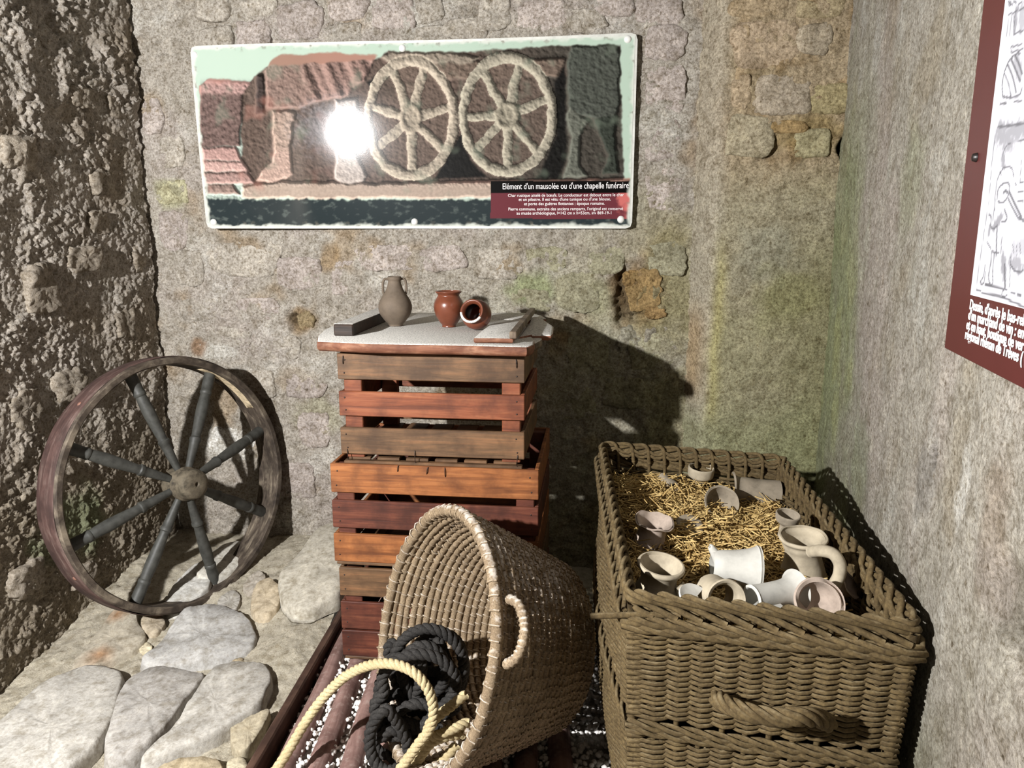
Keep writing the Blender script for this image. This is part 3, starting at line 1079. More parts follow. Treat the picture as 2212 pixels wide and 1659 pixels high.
# ---- wheel ------------------------------------------------------------------
def make_wheel():
    AZ = math.radians(60)
    lean = math.radians(7.5)
    C = Vector((-1.080, 2.42, 0.372)) - Vector((0.858, -0.496, 0.13)) * 0.049
    root = empty('spinning_wheel_rim', C, label='large old wooden wheel with eight turned spokes leaning in the corner', cat='wheel')
    # local: x right, y up in wheel plane, z axis forward
    n = Vector((math.sin(AZ) * math.cos(lean), -math.cos(AZ) * math.cos(lean), math.sin(lean)))
    xr = Vector((math.cos(AZ), math.sin(AZ), 0))
    yu = n.cross(xr)
    root.rotation_euler = Matrix((xr, yu, n)).transposed().to_euler()
    R, w, t = 0.420, 0.098, 0.025
    prof = np.array([(R - t, -w / 2), (R - 0.004, -w / 2), (R, -w / 2 + 0.004), (R, w / 2 - 0.006), (R - 0.006, w / 2), (R - t + 0.004, w / 2), (R - t, w / 2 - 0.004)])
    V, F = lathe(np.concatenate([prof, prof[:1]]), 120)
    a = np.arctan2(V[:, 1], V[:, 0])
    k = 1 + 0.006 * perlin(a * 3, V[:, 2] * 20, 150)
    V[:, :2] *= k[:, None]
    obj('rim', mesh('rim', V, F, M['rim_wood'], math.radians(35)), root)
    V, F = lathe([(R + 0.0005, -w / 2 + 0.004), (R + 0.0022, -w / 2 + 0.006), (R + 0.0022, w / 2 - 0.010), (R + 0.0005, w / 2 - 0.008)], 120)
    V[:, :2] *= k.reshape(120, -1)[:, :1].repeat(4, 1).reshape(-1)[:, None]
    tr = obj('tread', mesh('tread', V, F, M['rim_tread'], True), root)
    tr['label'] = 'reddish worn outer face of the rim'
    # worn pale strip inside upper right
    V, F = lathe([(R - t - 0.0012, -0.012), (R - t - 0.0016, -0.002), (R - t - 0.0016, 0.018), (R - t - 0.0012, 0.024)], 14, math.radians(28), math.radians(66))
    wz = obj('bare_wood_strip', mesh('bare_wood_strip', V, F, plain_mat('bare_wood', L3(206, 188, 156), 0.8, 0.2, 0.25, 60), True), root)
    wz['label'] = 'paint worn off to pale wood'
    for bx in (200, 232):
        aa = math.radians(130 if bx == 200 else 205)
        V, F = lathe([(0.0005, 0.003), (0.005, 0.002), (0.007, 0)], 12)
        b = obj('rivet', mesh('rivet', V, F, M['iron'], True), root)
        b.location = (math.cos(aa) * (R + 0.002), math.sin(aa) * (R + 0.002), 0.01)
        b.rotation_euler = Vector((math.cos(aa), math.sin(aa), 0)).to_track_quat('Z', 'Y').to_euler()
    # hub
    hz = 0.045
    hub = [(0.0005, -0.055), (0.044, -0.055), (0.052, -0.045), (0.052, 0.0), (0.056, 0.004), (0.056, 0.012), (0.050, 0.016), (0.050, 0.050), (0.046, 0.062), (0.036, 0.068),
           (0.012, 0.069), (0.008, 0.068), (0.004, 0.060), (0.0005, 0.060)]
    V, F = lathe([(r, z + hz) for r, z in hub], 40)
    obj('hub', mesh('hub', V, F, M['hub'], math.radians(40)), root)
    # spokes
    L0, L1 = 0.040, R - t + 0.006
    prof = [(0.00, 0.0105), (0.10, 0.0125), (0.24, 0.0155), (0.29, 0.0165), (0.30, 0.019), (0.325, 0.019), (0.335, 0.0155), (0.36, 0.015), (0.50, 0.0185), (0.62, 0.020),
            (0.74, 0.0175), (0.765, 0.0165), (0.775, 0.0195), (0.80, 0.0195), (0.81, 0.0175), (0.86, 0.019), (0.92, 0.0195), (1.0, 0.0195)]
    sV, sF = lathe([(r, f) for f, r in prof], 16)
    me = None
    for i in range(8):
        th = math.radians(58 - 45 * i)
        a3 = Vector((math.cos(th) * L0, math.sin(th) * L0, hz))
        b3 = Vector((math.cos(th) * L1, math.sin(th) * L1, -0.006))
        ln = (b3 - a3).length
        if me is None:
            W = sV.copy()
            W[:, 2] *= ln
            me = mesh('spoke', W, sF, M['spoke'], math.radians(40))
        s = obj('spoke', me, root)
        s.location = a3
        s.rotation_euler = (b3 - a3).to_track_quat('Z', 'Y').to_euler()
    return root


make_wheel()

# ---- crates ----------------------------------------------------------------
CY_ = math.radians(6.5)


def crate(name, loc, W, D, Hh, slat_z, mats, label, runner=True, post_mat='wood_red', slat_t=0.011):
    root = empty(name, loc, (0, 0, -CY_), label, 'crate', 'slatted wooden crates in the stack')
    # posts in the corners
    for sx in (0, 1):
        for sy in (0, 1):
            b = MB()
            x0 = 0.012 if sx == 0 else W - 0.012 - 0.048
            y0 = slat_t if sy == 0 else D - slat_t - 0.03
            b.box(x0, x0 + 0.048, y0, y0 + 0.03, 0.006, Hh - 0.006, 0.002)
            obj('post', b.me('post', M[post_mat]), root)
    rj = random.Random(name + label)
    for (z0, z1), mt in zip(slat_z, mats):
        for side in range(4):
            b = MB()
            dz = rj.uniform(-0.002, 0.002)
            if side == 0:
                b.box(0, W, 0, slat_t, z0, z1, 0.0018)
            elif side == 1:
                b.box(0, W, D - slat_t, D, z0 + dz, z1 + dz, 0.0018)
            elif side == 2:
                b.box(0, slat_t, slat_t + 0.001, D - slat_t - 0.001, z0 + dz, z1 + dz, 0.0018)
            else:
                b.box(W - slat_t, W, slat_t + 0.001, D - slat_t - 0.001, z0 + dz, z1 + dz, 0.0018)
            obj('slat', b.me('slat', M[mt]), root)
    # bottom boards running front to back, with gaps between them
    nb = 6
    bw = (W - 0.02) / nb
    for k in range(nb):
        b = MB()
        b.box(0.01 + k * bw + 0.006, 0.01 + (k + 1) * bw - 0.012, 0.012, D - 0.012, 0.000, 0.007, 0.0012)
        obj('bottom_board', b.me('bottom_board', M['wood_brown']), root)
    # runner lath along the lower edge
    b = MB()
    b.box(0.006, W - 0.006, 0.0005, 0.020, -0.0085, -0.0005, 0.0015)
    obj('runner', b.me('runner', M['wood_brown']), root)
    return root


def staples(root, spots):
    for (x, z, ln, tilt) in spots:
        P = [(x, -0.0005, z), (x + tilt * 0.3, -0.0032, z + ln * 0.25), (x + tilt * 0.6, -0.0032, z + ln * 0.75), (x + tilt, -0.0005, z + ln)]
        V, F = tube(catmull(P, 3), 0.0011, 5)
        obj('wire_staple', mesh('wire_staple', V, F, M['staple'], True), root)


CDIR = np.array([math.cos(CY_), -math.sin(CY_), 0])
CNRM = np.array([-math.sin(CY_), -math.cos(CY_), 0])


def crate_px(name, xl, xr, ybot, Y0, slats, mats, D, label, **kw):
    """crate whose front face stands at depth Y0, slat edges (pixel heights at the left end)"""
    fl = at_y(xl, ybot, Y0)
    ym = 0.5 * (slats[0][0] + slats[-1][1])
    W = float(np.dot(at_plane(xr, ym, fl, CNRM) - fl, CDIR))
    z0 = fl[2]
    zz = [tuple(sorted((at_y(xl + 4, a, Y0)[2] - z0, at_y(xl + 4, b, Y0)[2] - z0))) for a, b in slats]
    H_ = max(b for a, b in zz)
    return crate(name, tuple(fl), W, D, H_, zz, mats, label, **kw), W, zz


low, W1, zl = crate_px('lower_crate', 741, 1163, 1416, 1.985, [(1226, 1286), (1299, 1357), (1361, 1416)], ['wood_brown', 'wood_red', 'wood_red'], 0.44,
                       'dark red and brown slatted crate at the bottom of the stack')
mid, W2, zm = crate_px('middle_crate', 723, 1163, 1212, 1.972, [(1001, 1063), (1080, 1139), (1152, 1212)], ['wood_orange', 'wood_red', 'wood_orange'], 0.44,
                       'orange and red slatted crate in the middle of the stack')
top, W3, zt = crate_px('upper_crate', 738, 1133, 994, 1.980, [(763, 819), (845, 898), (923, 980)], ['wood_brown', 'wood_redorange', 'wood_brown'], 0.40,
                       'brown slatted crate on top of the stack, under the dusty lid', post_mat='wood_redorange')
staples(top, [(0.016, zt[0][1] - 0.028, 0.022, 0.001), (W3 - 0.02, zt[0][1] - 0.03, 0.024, -0.002), (0.02, 0.002, 0.030, -0.003), (W3 * 0.41, 0.0, 0.034, 0.0), (W3 - 0.02, 0.0, 0.030, 0.003)])
staples(mid, [(W2 * 0.33, zm[0][1] - 0.016, 0.018, 0.003), (W2 * 0.47, zm[0][1] - 0.020, 0.020, 0.005), (W2 * 0.56, zm[0][1] - 0.026, 0.026, -0.001)])
# nails
nail_v, nail_f = lathe([(0.0002, 0.0012), (0.0018, 0.0009), (0.0024, 0)], 8)
nail_me = mesh('nail', nail_v, nail_f, M['staple'], True)
for root, W, zq in ((top, W3, zt), (mid, W2, zm), (low, W1, zl)):
    zs = [(a + 0.25 * (b - a), a + 0.75 * (b - a)) for a, b in zq]
    for z3 in zs:
        for z in z3:
            for x in (0.018, W - 0.02):
                nl = obj('nail', nail_me, root)
                nl.location = (x + random.uniform(-0.003, 0.003), 0.0, z)
                nl.rotation_euler = (math.pi / 2, 0, 0)

# ---- dusty lid ----------------------------------------------------------------
LZ = 0.9135


def poly_slab(name, pts, z0, z1, top_mat, edge_mat, parent, bevel=0.006, n=5, bulge=True):
    """board from an outline: wooden edge with rounded profile, top face covered in dust"""
    P = np.array(pts, float)
    c = P.mean(0)
    h = z1 - z0
    prof = [(0.012, 0.0), (0.002, 0.22 * h), (0.0, 0.5 * h), (0.001, 0.74 * h), (0.005, 0.93 * h), (0.012, 1.0 * h)]
    # inward offset by vertex normals
    nrm = []
    m = len(P)
    area = 0.5 * sum(P[i][0] * P[(i + 1) % m][1] - P[(i + 1) % m][0] * P[i][1] for i in range(m))
    sg = 1 if area > 0 else -1
    for i in range(m):
        e1 = P[i] - P[i - 1]
        e2 = P[(i + 1) % m] - P[i]
        n1 = np.array([-e1[1], e1[0]]) / (np.linalg.norm(e1) + 1e-9) * sg
        n2 = np.array([-e2[1], e2[0]]) / (np.linalg.norm(e2) + 1e-9) * sg
        v = n1 + n2
        nrm.append(v / max(0.5, np.dot(v, v) / 2) * 1.0 if np.linalg.norm(v) > 1e-6 else n1)
    nrm = np.array(nrm)
    V = []
    k = bevel / 0.012
    for off, z in prof:
        Q = P + nrm * off * k
        V.append(np.c_[Q, np.full(m, z0 + z)])
    V = np.concatenate(V)
    F = [list(f) for f in grid_faces(len(prof), m, close_v=True)]
    if sg > 0:
        F = [f[::-1] for f in F]
    F.append(list(range(m))[::-1] if sg > 0 else list(range(m)))
    tp = list(range((len(prof) - 1) * m, len(prof) * m))
    F.append(tp if sg > 0 else tp[::-1])
    me = mesh(name, V, F, edge_mat, math.radians(50))
    me.materials.append(top_mat)
    for p in me.polygons:
        if p.normal.z > 0.45:
            p.material_index = 1
    return obj(name, me, parent)


def px_poly(pts, z):
    return [tuple(at_z(x, y, z)[:2]) for x, y in pts]


lid = empty('crate_lid', at_z(920, 735, LZ - 0.024), label='old board lid thick with pale dust lying on the crate stack', cat='lid')
lid_loc = np.array(lid.location)


def rel(o):
    o.location = -Vector(lid_loc)
    return o


rel(poly_slab('board', px_poly([(684, 737), (686, 724), (700, 711), (722, 701), (760, 690), (805, 680), (845, 676.5), (900, 675), (1000, 676), (1100, 678), (1122, 683), (1136, 700), (1145, 720), (1156, 735), (1154, 744), (1138, 749), (1100, 748), (980, 745), (800, 742)], LZ),
              LZ - 0.026, LZ, M['dust_board'], M['dust_edge'], lid))
rel(poly_slab('back_board', px_poly([(1060, 677), (1090, 676), (1148, 677), (1170, 682), (1180, 688), (1120, 692), (1062, 690)], LZ), LZ - 0.014, LZ + 0.002, M['dust_board'], M['dust_edge'], lid))
b = rel(poly_slab('broken_board', px_poly([(1122, 727), (1140, 700), (1150, 684), (1166, 684), (1196, 704), (1195, 716), (1190, 722), (1150, 722)], LZ + 0.006), LZ - 0.012, LZ + 0.006, M['dust_board'], M['dust_edge'], lid))
rel(poly_slab('splinter_board', px_poly([(1128, 735), (1150, 728), (1172, 729), (1172, 733), (1158, 741), (1140, 742)], LZ - 0.004), LZ - 0.026, LZ - 0.004, M['dust_board'], M['wood_grey'], lid))
rel(poly_slab('slate_board', px_poly([(1023, 730), (1040, 714), (1060, 700), (1092, 694), (1130, 685), (1140, 690), (1125, 712), (1108, 731), (1066, 730)], LZ + 0.014), LZ + 0.001, LZ + 0.014, M['dust_board'], M['dust_edge'], lid, 0.003))
a, c = at_z(1108, 732, LZ + 0.014), at_z(1150, 677, LZ + 0.014)
bt = MB()
ln = float(np.linalg.norm((c - a)[:2]))
bt.box(-0.009, 0.009, 0, ln, 0, 0.018, 0.002)
o = obj('batten', bt.me('batten', M['wood_grey']), lid)
o.location = Vector(a) - Vector(lid_loc)
o.rotation_euler = (0, 0, -math.atan2((c - a)[0], (c - a)[1]))
# hinge knuckles below the front edge
for px in (1041, 1076):
    q = at_y(px, 772, 1.955)
    V, F = lathe([(0.0005, -0.009), (0.005, -0.009), (0.0062, -0.008), (0.0062, 0.008), (0.005, 0.009), (0.0005, 0.009)], 12)
    h = obj('hinge_knuckle', mesh('hinge_knuckle', V, F, M['iron'], True), lid)
    h.location = Vector(q) - Vector(lid_loc)
    h.rotation_euler = (0, math.pi / 2, 0)
q = at_y(1060, 764, 1.962)
hb = MB()
hb.box(-0.032, 0.032, -0.002, 0.002, -0.005, 0.004, 0.0008)
h = obj('hinge_leaf', hb.me('hinge_leaf', M['iron']), lid)
h.location = Vector(q) - Vector(lid_loc)

# dark wooden bar
a, c = at_z(742, 726, LZ), at_z(846, 682, LZ)
ln = float(np.linalg.norm((c - a)[:2]))
bb = empty('wooden_bar', (a[0], a[1], LZ), (0, 0, -math.atan2((c - a)[0], (c - a)[1])), 'short dark squared timber lying on the dusty lid', 'timber')
b = MB()
b.box(-0.027, 0.027, 0, ln, 0.0002, 0.032, 0.003)
obj('bar', b.me('bar', M['wood_dark']), bb)
b = MB()
b.box(-0.026, 0.026, 0.003, ln - 0.002, 0.0318, 0.0330, 0.0004)
obj('dust_layer', b.me('dust_layer', M['dust_board']), bb)

# ---- pots on the lid -------------------------------------------------------------
def pot_obj(name, prof, mat, parent, segs=56, t=0.004):
    V, F = lathe(shell(prof, t), segs)
    return obj(name, mesh(name, V, F, mat, True), parent)


q = at_z(855, 704, LZ)
jug = empty('clay_jug', (q[0], q[1], LZ + 0.0005), (0, 0, math.radians(12)), 'slim-necked grey-brown clay jug with two small handles on the lid', 'jug')
jp = [(0.0005, 0.0), (0.018, 0.0), (0.021, 0.002), (0.0225, 0.006), (0.033, 0.018), (0.045, 0.036), (0.0495, 0.054), (0.046, 0.072), (0.036, 0.090), (0.027, 0.104),
      (0.0215, 0.118), (0.0185, 0.130), (0.0190, 0.134), (0.0205, 0.138), (0.0205, 0.143), (0.0185, 0.1455)]
pot_obj('body', jp, M['jug'], jug, t=-0.0035 if False else 0.0035)
for sgn in (-1, 1):
    P = catmull([(sgn * 0.016, 0, 0.137), (sgn * 0.028, 0, 0.138), (sgn * 0.0335, 0, 0.126), (sgn * 0.034, 0, 0.112), (sgn * 0.033, 0, 0.098), (sgn * 0.030, 0, 0.094)], 6)
    V, F = tube(P, 0.0036, 8)
    obj('handle', mesh('handle', V, F, M['jug'], True), jug)

q = at_z(970, 706, LZ)
pot1 = empty('terracotta_pot', (q[0], q[1], LZ + 0.0005), label='upright glossy terracotta pot with flared rim on the lid', cat='pot')
pp = [(0.0005, 0.0), (0.019, 0.0), (0.0205, 0.002), (0.0205, 0.006), (0.029, 0.017), (0.039, 0.036), (0.0435, 0.056), (0.042, 0.072), (0.035, 0.085), (0.0315, 0.091),
      (0.0325, 0.096), (0.0375, 0.101), (0.0385, 0.104)]
pot_obj('body', pp, M['terracotta'], pot1)
for z, r in ((0.062, 0.0436),):
    V, F = lathe([(r - 0.0006, z - 0.0008), (r + 0.0004, z), (r - 0.0006, z + 0.0008)], 56)
    obj('turned_line', mesh('turned_line', V, F, M['terracotta'], True), pot1)

q = at_z(1030, 713, LZ)
dirv = Vector((-0.30, -0.88, 0.36)).normalized()
pot2 = empty('terracotta_pot', (0, 0, 0), dirv.to_track_quat('Z', 'Y').to_euler(), 'terracotta pot lying on its side, dark mouth towards the viewer', 'pot')
bulb = Vector((0, 0, 0.046))
rot = dirv.to_track_quat('Z', 'Y').to_matrix()
ctr = Vector((q[0], q[1], LZ + 0.0437)) 
pot2.location = ctr - rot @ bulb
pp2 = [(0.0005, 0.004), (0.016, 0.002), (0.019, 0.004), (0.022, 0.010), (0.035, 0.024), (0.0425, 0.042), (0.0405, 0.060), (0.032, 0.073), (0.0295, 0.077), (0.0315, 0.082), (0.034, 0.086), (0.0335, 0.089)]
V, F = lathe(shell(pp2, 0.0065), 56)
o = obj('body', mesh('body', V, F, M['terracotta'], True), pot2)
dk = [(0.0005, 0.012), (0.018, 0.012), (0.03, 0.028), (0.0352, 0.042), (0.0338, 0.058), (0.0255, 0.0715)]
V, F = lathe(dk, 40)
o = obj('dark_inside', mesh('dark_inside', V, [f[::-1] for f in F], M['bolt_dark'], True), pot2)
V, F = lathe([(0.0275, 0.0868), (0.0300, 0.0898), (0.0335, 0.0902), (0.0352, 0.0866), (0.0345, 0.084)], 40, math.radians(190), math.radians(330))
o = obj('dust_rim', mesh('dust_rim', V, F, M['dust_board'], True), pot2)
o['label'] = 'pale dust on the lip'

# ---- information panel on the back wall ---------------------------------------------
PN0 = B0 + BN * 0.045


def psz(px, py):
    return sz_on(px, py, PN0, BT, BN)


c_tl, c_tr, c_br, c_bl = psz(414, 104), psz(1379, 69), psz(1364, 491), psz(458, 496)
ps0, ps1 = (c_tl[0] + c_bl[0]) / 2, (c_tr[0] + c_br[0]) / 2
pz0, pz1 = (c_bl[1] + c_br[1]) / 2, (c_tl[1] + c_tr[1]) / 2
panel = empty('information_panel', PN0 + BT * (ps0 + ps1) / 2 + UP * pz0, label='wide laminated photo panel of a Roman cart relief on the back wall', cat='sign')
PR = Matrix((Vector(BT), Vector(UP), Vector(BN))).transposed()
panel.rotation_euler = PR.to_euler()
PW, PH = ps1 - ps0, pz1 - pz0


def round_rect(x0, x1, y0, y1, r, n=6):
    out = []
    for cx, cy, a0 in ((x1 - r, y1 - r, 0), (x0 + r, y1 - r, 90), (x0 + r, y0 + r, 180), (x1 - r, y0 + r, 270)):
        for k in range(n + 1):
            a = math.radians(a0 + 90 * k / n)
            out.append((cx + r * math.cos(a), cy + r * math.sin(a)))
    return out


WP = psz(765, 285)  # the added buckle brings the glare spot here


def warp(u, v):
    """buckle added to the laminated sheet, shaped to place the lamp glare"""
    u, v = np.asarray(u, float), np.asarray(v, float)
    a, b = u - (WP[0] - (ps0 + ps1) / 2), v - (WP[1] - pz0)
    return (-0.085 * a + 0.055 * b) * np.exp(-(a * a + b * b) / (2 * 0.52 ** 2))


def plate_mesh(n=72, m=30, r=0.018):
    """thin sheet with rounded corners, following the buckle"""
    a = np.linspace(-1, 1, n)
    b = np.linspace(-1, 1, m)
    A, Bq = np.meshgrid(a, b, indexing='ij')
    Xp, Yp = A * PW / 2, (Bq + 1) * PH / 2
    # round the four corners
    cxx, cyy = np.sign(Xp) * (PW / 2 - r), np.where(Yp > PH / 2, PH - r, r)
    dx, dy = Xp - cxx, Yp - cyy
    cor = (np.sign(Xp) * dx > 0) & (np.where(Yp > PH / 2, 1, -1) * dy > 0)
    d_ = np.hypot(dx, dy)
    k_ = np.where(cor & (d_ > r), r / np.maximum(d_, 1e-6), 1.0)
    Xp, Yp = np.where(cor, cxx + dx * k_, Xp), np.where(cor, cyy + dy * k_, Yp)
    W_ = warp(Xp, Yp)
    Vf = np.stack([Xp, Yp, W_], -1).reshape(-1, 3)
    Vb = Vf + (0, 0, -0.006)
    F_ = grid_faces(n, m)
    ring = [i * m for i in range(n)] + [(n - 1) * m + j for j in range(1, m)] + [i * m + m - 1 for i in range(n - 2, -1, -1)] + [j for j in range(m - 2, 0, -1)]
    N0 = n * m
    side = [[ring[i], N0 + ring[i], N0 + ring[(i + 1) % len(ring)], ring[(i + 1) % len(ring)]] for i in range(len(ring))]
    return np.concatenate([Vf, Vb]), np.concatenate([F_, (F_ + N0)[:, ::-1], np.array(side)])


V, F = plate_mesh()
obj('plate', mesh('plate', V, F, M['panel_edge'], math.radians(40)), panel)


def panel_art(nx, ny, x0, x1, y0, y1):
    """colours of the printed photograph: a weathered relief, shaded from a height map"""
    U, Vv = np.meshgrid(np.linspace(x0, x1, nx), np.linspace(y0, y1, ny), indexing='ij')
    u = (U + PW / 2) / PW
    v = Vv / PH
    cr = [(15, 105), (2165, 18), (2130, 965), (130, 965)]       # picture frame of reference: tl, tr, br, bl
    X = (1 - u) * v * cr[0][0] + u * v * cr[1][0] + u * (1 - v) * cr[2][0] + (1 - u) * (1 - v) * cr[3][0]
    Y = (1 - u) * v * cr[0][1] + u * v * cr[1][1] + u * (1 - v) * cr[2][1] + (1 - u) * (1 - v) * cr[3][1]
    wob = 7 * fbm(X / 60, Y / 60, 3, 5)
    Xw, Yw = X + wob, Y + 7 * fbm(X / 60 + 9, Y / 60, 3, 6)

    def poly(pts, soft=9):
        P = np.array(pts, float)
        inside = np.zeros(X.shape, bool)
        dist = np.full(X.shape, 1e9)
        k = len(P)
        for i in range(k):
            ax, ay = P[i]
            bx, by = P[(i + 1) % k]
            cond = ((ay > Yw) != (by > Yw)) & (Xw < (bx - ax) * (Yw - ay) / (by - ay + 1e-9) + ax)
            inside ^= cond
            dx, dy = bx - ax, by - ay
            t = np.clip(((Xw - ax) * dx + (Yw - ay) * dy) / (dx * dx + dy * dy), 0, 1)
            dist = np.minimum(dist, np.hypot(Xw - ax - t * dx, Yw - ay - t * dy))
        sd = np.where(inside, dist, -dist)
        return sstep(-soft * 0.4, soft, sd), sd

    def seg(a, b, w0, w1=None):
        w1 = w1 or w0
        dx, dy = b[0] - a[0], b[1] - a[1]
        t = np.clip(((Xw - a[0]) * dx + (Yw - a[1]) * dy) / (dx * dx + dy * dy), 0, 1)
        d = np.hypot(Xw - a[0] - t * dx, Yw - a[1] - t * dy)
        w = w0 + (w1 - w0) * t
        return np.sqrt(np.clip(1 - (d / w) ** 2, 0, 1)), d - w
    C = np.broadcast_to(lin((166, 184, 168)), X.shape + (3,)).copy()
    C = cmix(C, sstep(900, 60, X) * 0.35, lin((176, 192, 178)))
    Hh = np.zeros(X.shape)

    def put(mask, col, h, add=0):
        nonlocal C, Hh
        C = cmix(C, mask, np.asarray(col))
        Hh = Hh * (1 - mask) + mask * (h)
    # relief back ground
    bgm, _ = poly([(285, 300), (350, 240), (420, 190), (940, 150), (1000, 110), (1320, 110), (1700, 80), (2085, 70), (2100, 760), (300, 760)])
    put(bgm, lin((104, 84, 72)), 20)
    C = cmix(C, bgm * sstep(1200, 1900, X) * 0.75, lin((60, 62, 54)))
    # pillar
    m_, s_ = poly([(70, 290), (110, 255), (200, 250), (345, 262), (300, 320), (290, 570), (85, 575)])
    put(m_, lin((118, 92, 84)), 60)
    C = cmix(C, m_ * sstep(335, 310, Y), lin((176, 134, 124)))
    for ya, yb, xr, cc, hh in [(568, 635, 310, (186, 140, 128), 80), (630, 690, 345, (204, 158, 144), 95), (685, 750, 372, (176, 136, 124), 110), (745, 800, 300, (150, 122, 108), 90)]:
        m_, s_ = poly([(95, ya), (xr - 40, ya), (xr, yb), (100, yb)])
        put(m_, lin(cc), hh)
    # ledge
    m_, s_ = poly([(300, 760), (480, 728), (900, 738), (1500, 722), (2130, 712), (2130, 800), (1490, 812), (800, 820), (420, 822), (300, 815)])
    put(m_, lin((186, 160, 138)), 100)
    C = cmix(C, m_ * sstep(745, 725, Y) * sstep(300, 420, X) * 0.5, lin((214, 130, 108)))
    # tunic
    m_, s_ = poly([(405, 215), (425, 175), (470, 140), (720, 122), (955, 130), (925, 185), (890, 250), (800, 325), (700, 345), (560, 388), (415, 392)])
    fold = 18 * np.sin((X - 0.35 * (Y - 130)) / 21.0) + 10 * np.sin((X - 0.5 * Y) / 9.5)
    put(m_, lin((142, 112, 98)), 95)
    Hh = Hh + m_ * fold * sstep(560, 620, X)
    C = cmix(C, m_ * sstep(560, 700, X) * 0.4, lin((160, 118, 104)))
    # hanging box
    m_, s_ = poly([(362, 235), (405, 225), (412, 415), (365, 420)])
    put(m_, lin((70, 58, 54)), 80)
    # legs
    m_, s_ = poly([(438, 392), (562, 396), (548, 480), (540, 570), (552, 700), (520, 722), (440, 738), (375, 735), (392, 690), (445, 640), (462, 585), (446, 480)])
    put(m_, lin((172, 142, 122)), 90)
    C = cmix(C, m_ * sstep(560, 600, Y) * 0.7, lin((198, 158, 138)))
    m_, s_ = poly([(745, 340), (860, 330), (862, 470), (850, 590), (905, 700), (890, 738), (780, 742), (748, 720), (756, 560)])
    put(m_, lin((184, 168, 156)), 90)
    C = cmix(C, blob(X / 300.0, Y / 300.0, 700 / 300, 470 / 300, 0.55, 0.42, 3, 0.7) * 0.35, lin((150, 150, 158)))
    # cart body
    m_, s_ = poly([(985, 170), (1180, 160), (1840, 130), (1840, 220), (1400, 235), (1005, 240)])
    put(m_, lin((118, 98, 82)), 70)
    for bx in (1110, 1560):
        m_, s_ = poly([(bx - 25, 250), (bx + 25, 250), (bx + 22, 300), (bx - 22, 300)])
        put(m_, lin((134, 118, 98)), 80)
    # top edge of cart stones
    m_, s_ = poly([(960, 140), (1020, 112), (1300, 112), (1440, 130), (1400, 165), (1000, 165)])
    put(m_, lin((150, 134, 114)), 70)
    # dark gaps beside wheels
    for pts in ([(900, 260), (990, 175), (1040, 240), (1060, 300), (930, 345)], [(1310, 560), (1345, 470), (1400, 620), (1480, 710), (1215, 725)], [(1780, 250), (1840, 130), (1850, 600), (1810, 720), (1700, 715), (1790, 500)]):
        m_, s_ = poly(pts, 14)
        put(m_, lin((30, 29, 27)), 10)
    # wheels
    for (wx, wy, rx, ry, ends, cw) in [(1112, 425, 222, 298, [(1020, 185), (1180, 150), (1292, 370), (922, 368), (960, 560), (1120, 695), (1262, 570)], (176, 160, 136)),
                                      (1566, 405, 228, 298, [(1448, 190), (1628, 145), (1752, 328), (1372, 412), (1428, 562), (1570, 682), (1702, 578)], (166, 156, 132))]:
        e = np.hypot((Xw - wx) / rx, (Yw - wy) / ry)
        inner = 1 - sstep(0.83, 0.87, e)
        put(inner * 0.7, lin((112, 92, 78)), 15)
        ring = np.sqrt(np.clip(1 - ((e - 0.915) / 0.095) ** 2, 0, 1))
        for p in ends:
            m_, d_ = seg((wx, wy), p, 26, 20)
            C = cmix(C, (m_ > 0.05) * 1.0, lin(tuple(np.array(cw) - 4)))
            Hh = np.maximum(Hh, 22 + 34 * m_)
        C = cmix(C, (ring > 0.05) * 1.0, lin(cw))
        Hh = np.where(ring > 0.05, 30 + 45 * ring, Hh)
        hb = np.hypot((Xw - wx) / 58, (Yw - wy) / 72)
        put(1 - sstep(0.9, 1.02, hb), lin(tuple(np.array(cw) - 12)), 75)
        Hh = Hh - 18 * (1 - sstep(0.5, 0.7, hb))
    # ox
    m_, s_ = poly([(1840, 150), (1865, 80), (2060, 66), (2086, 110), (2085, 330), (2060, 420), (1950, 420), (1850, 380)])
    put(m_, lin((78, 82, 72)), 80)
    for pts, cc in (([(1850, 360), (1945, 430), (1905, 500), (1895, 640), (1940, 700), (1820, 715), (1845, 640), (1860, 520), (1838, 420)], (104, 106, 92)),
                    ([(1960, 420), (2070, 400), (2060, 560), (2075, 690), (2000, 700), (2030, 600)], (58, 64, 54))):
        m_, s_ = poly(pts)
        put(m_, lin(cc), 85)
    # weathering on the height map, then light it like the photographed stone was lit
    k_noise = np.maximum(bgm, sstep(0, 20, X - 70) * sstep(240, 290, Y) * sstep(420, 300, X))
    Hh = Hh + 9 * fbm(X / 26, Y / 26, 4, 15, 0.7) * (C[..., 0] < 0.44)
    stri = sstep(60, 90, X) * sstep(300, 280, X) * sstep(310, 330, Y) * sstep(575, 560, Y)
    Hh = Hh + stri * 6 * np.sin(Y / 5.5 + X / 11)
    pxs = abs(X[1, 0] - X[0, 0])
    for _ in range(2):
        for ax in (0, 1):
            Hh = (np.roll(Hh, 1, ax) + 2 * Hh + np.roll(Hh, -1, ax)) / 4
    Hh = Hh + k_noise * 5 * fbm(X / 18, Y / 18, 3, 16, 0.75)
    gx_, gy_ = np.gradient(Hh, pxs)
    sh = 1 - 0.55 * gx_ * -1 * -1
    sh = np.clip(1.0 + 0.34 * gx_ + 0.34 * gy_ * 0.9, 0.22, 1.8)
    grain = 1 + 0.16 * fbm(X / 14, Y / 14, 3, 19)
    rel_m = np.maximum.reduce([bgm, sstep(0, 20, X - 70) * sstep(240, 290, Y) * sstep(420, 300, X), sstep(705, 730, Y)])
    k = rel_m * sstep(830, 815, Y)
    C = C * (1 + (sh * grain - 1) * k)[..., None]
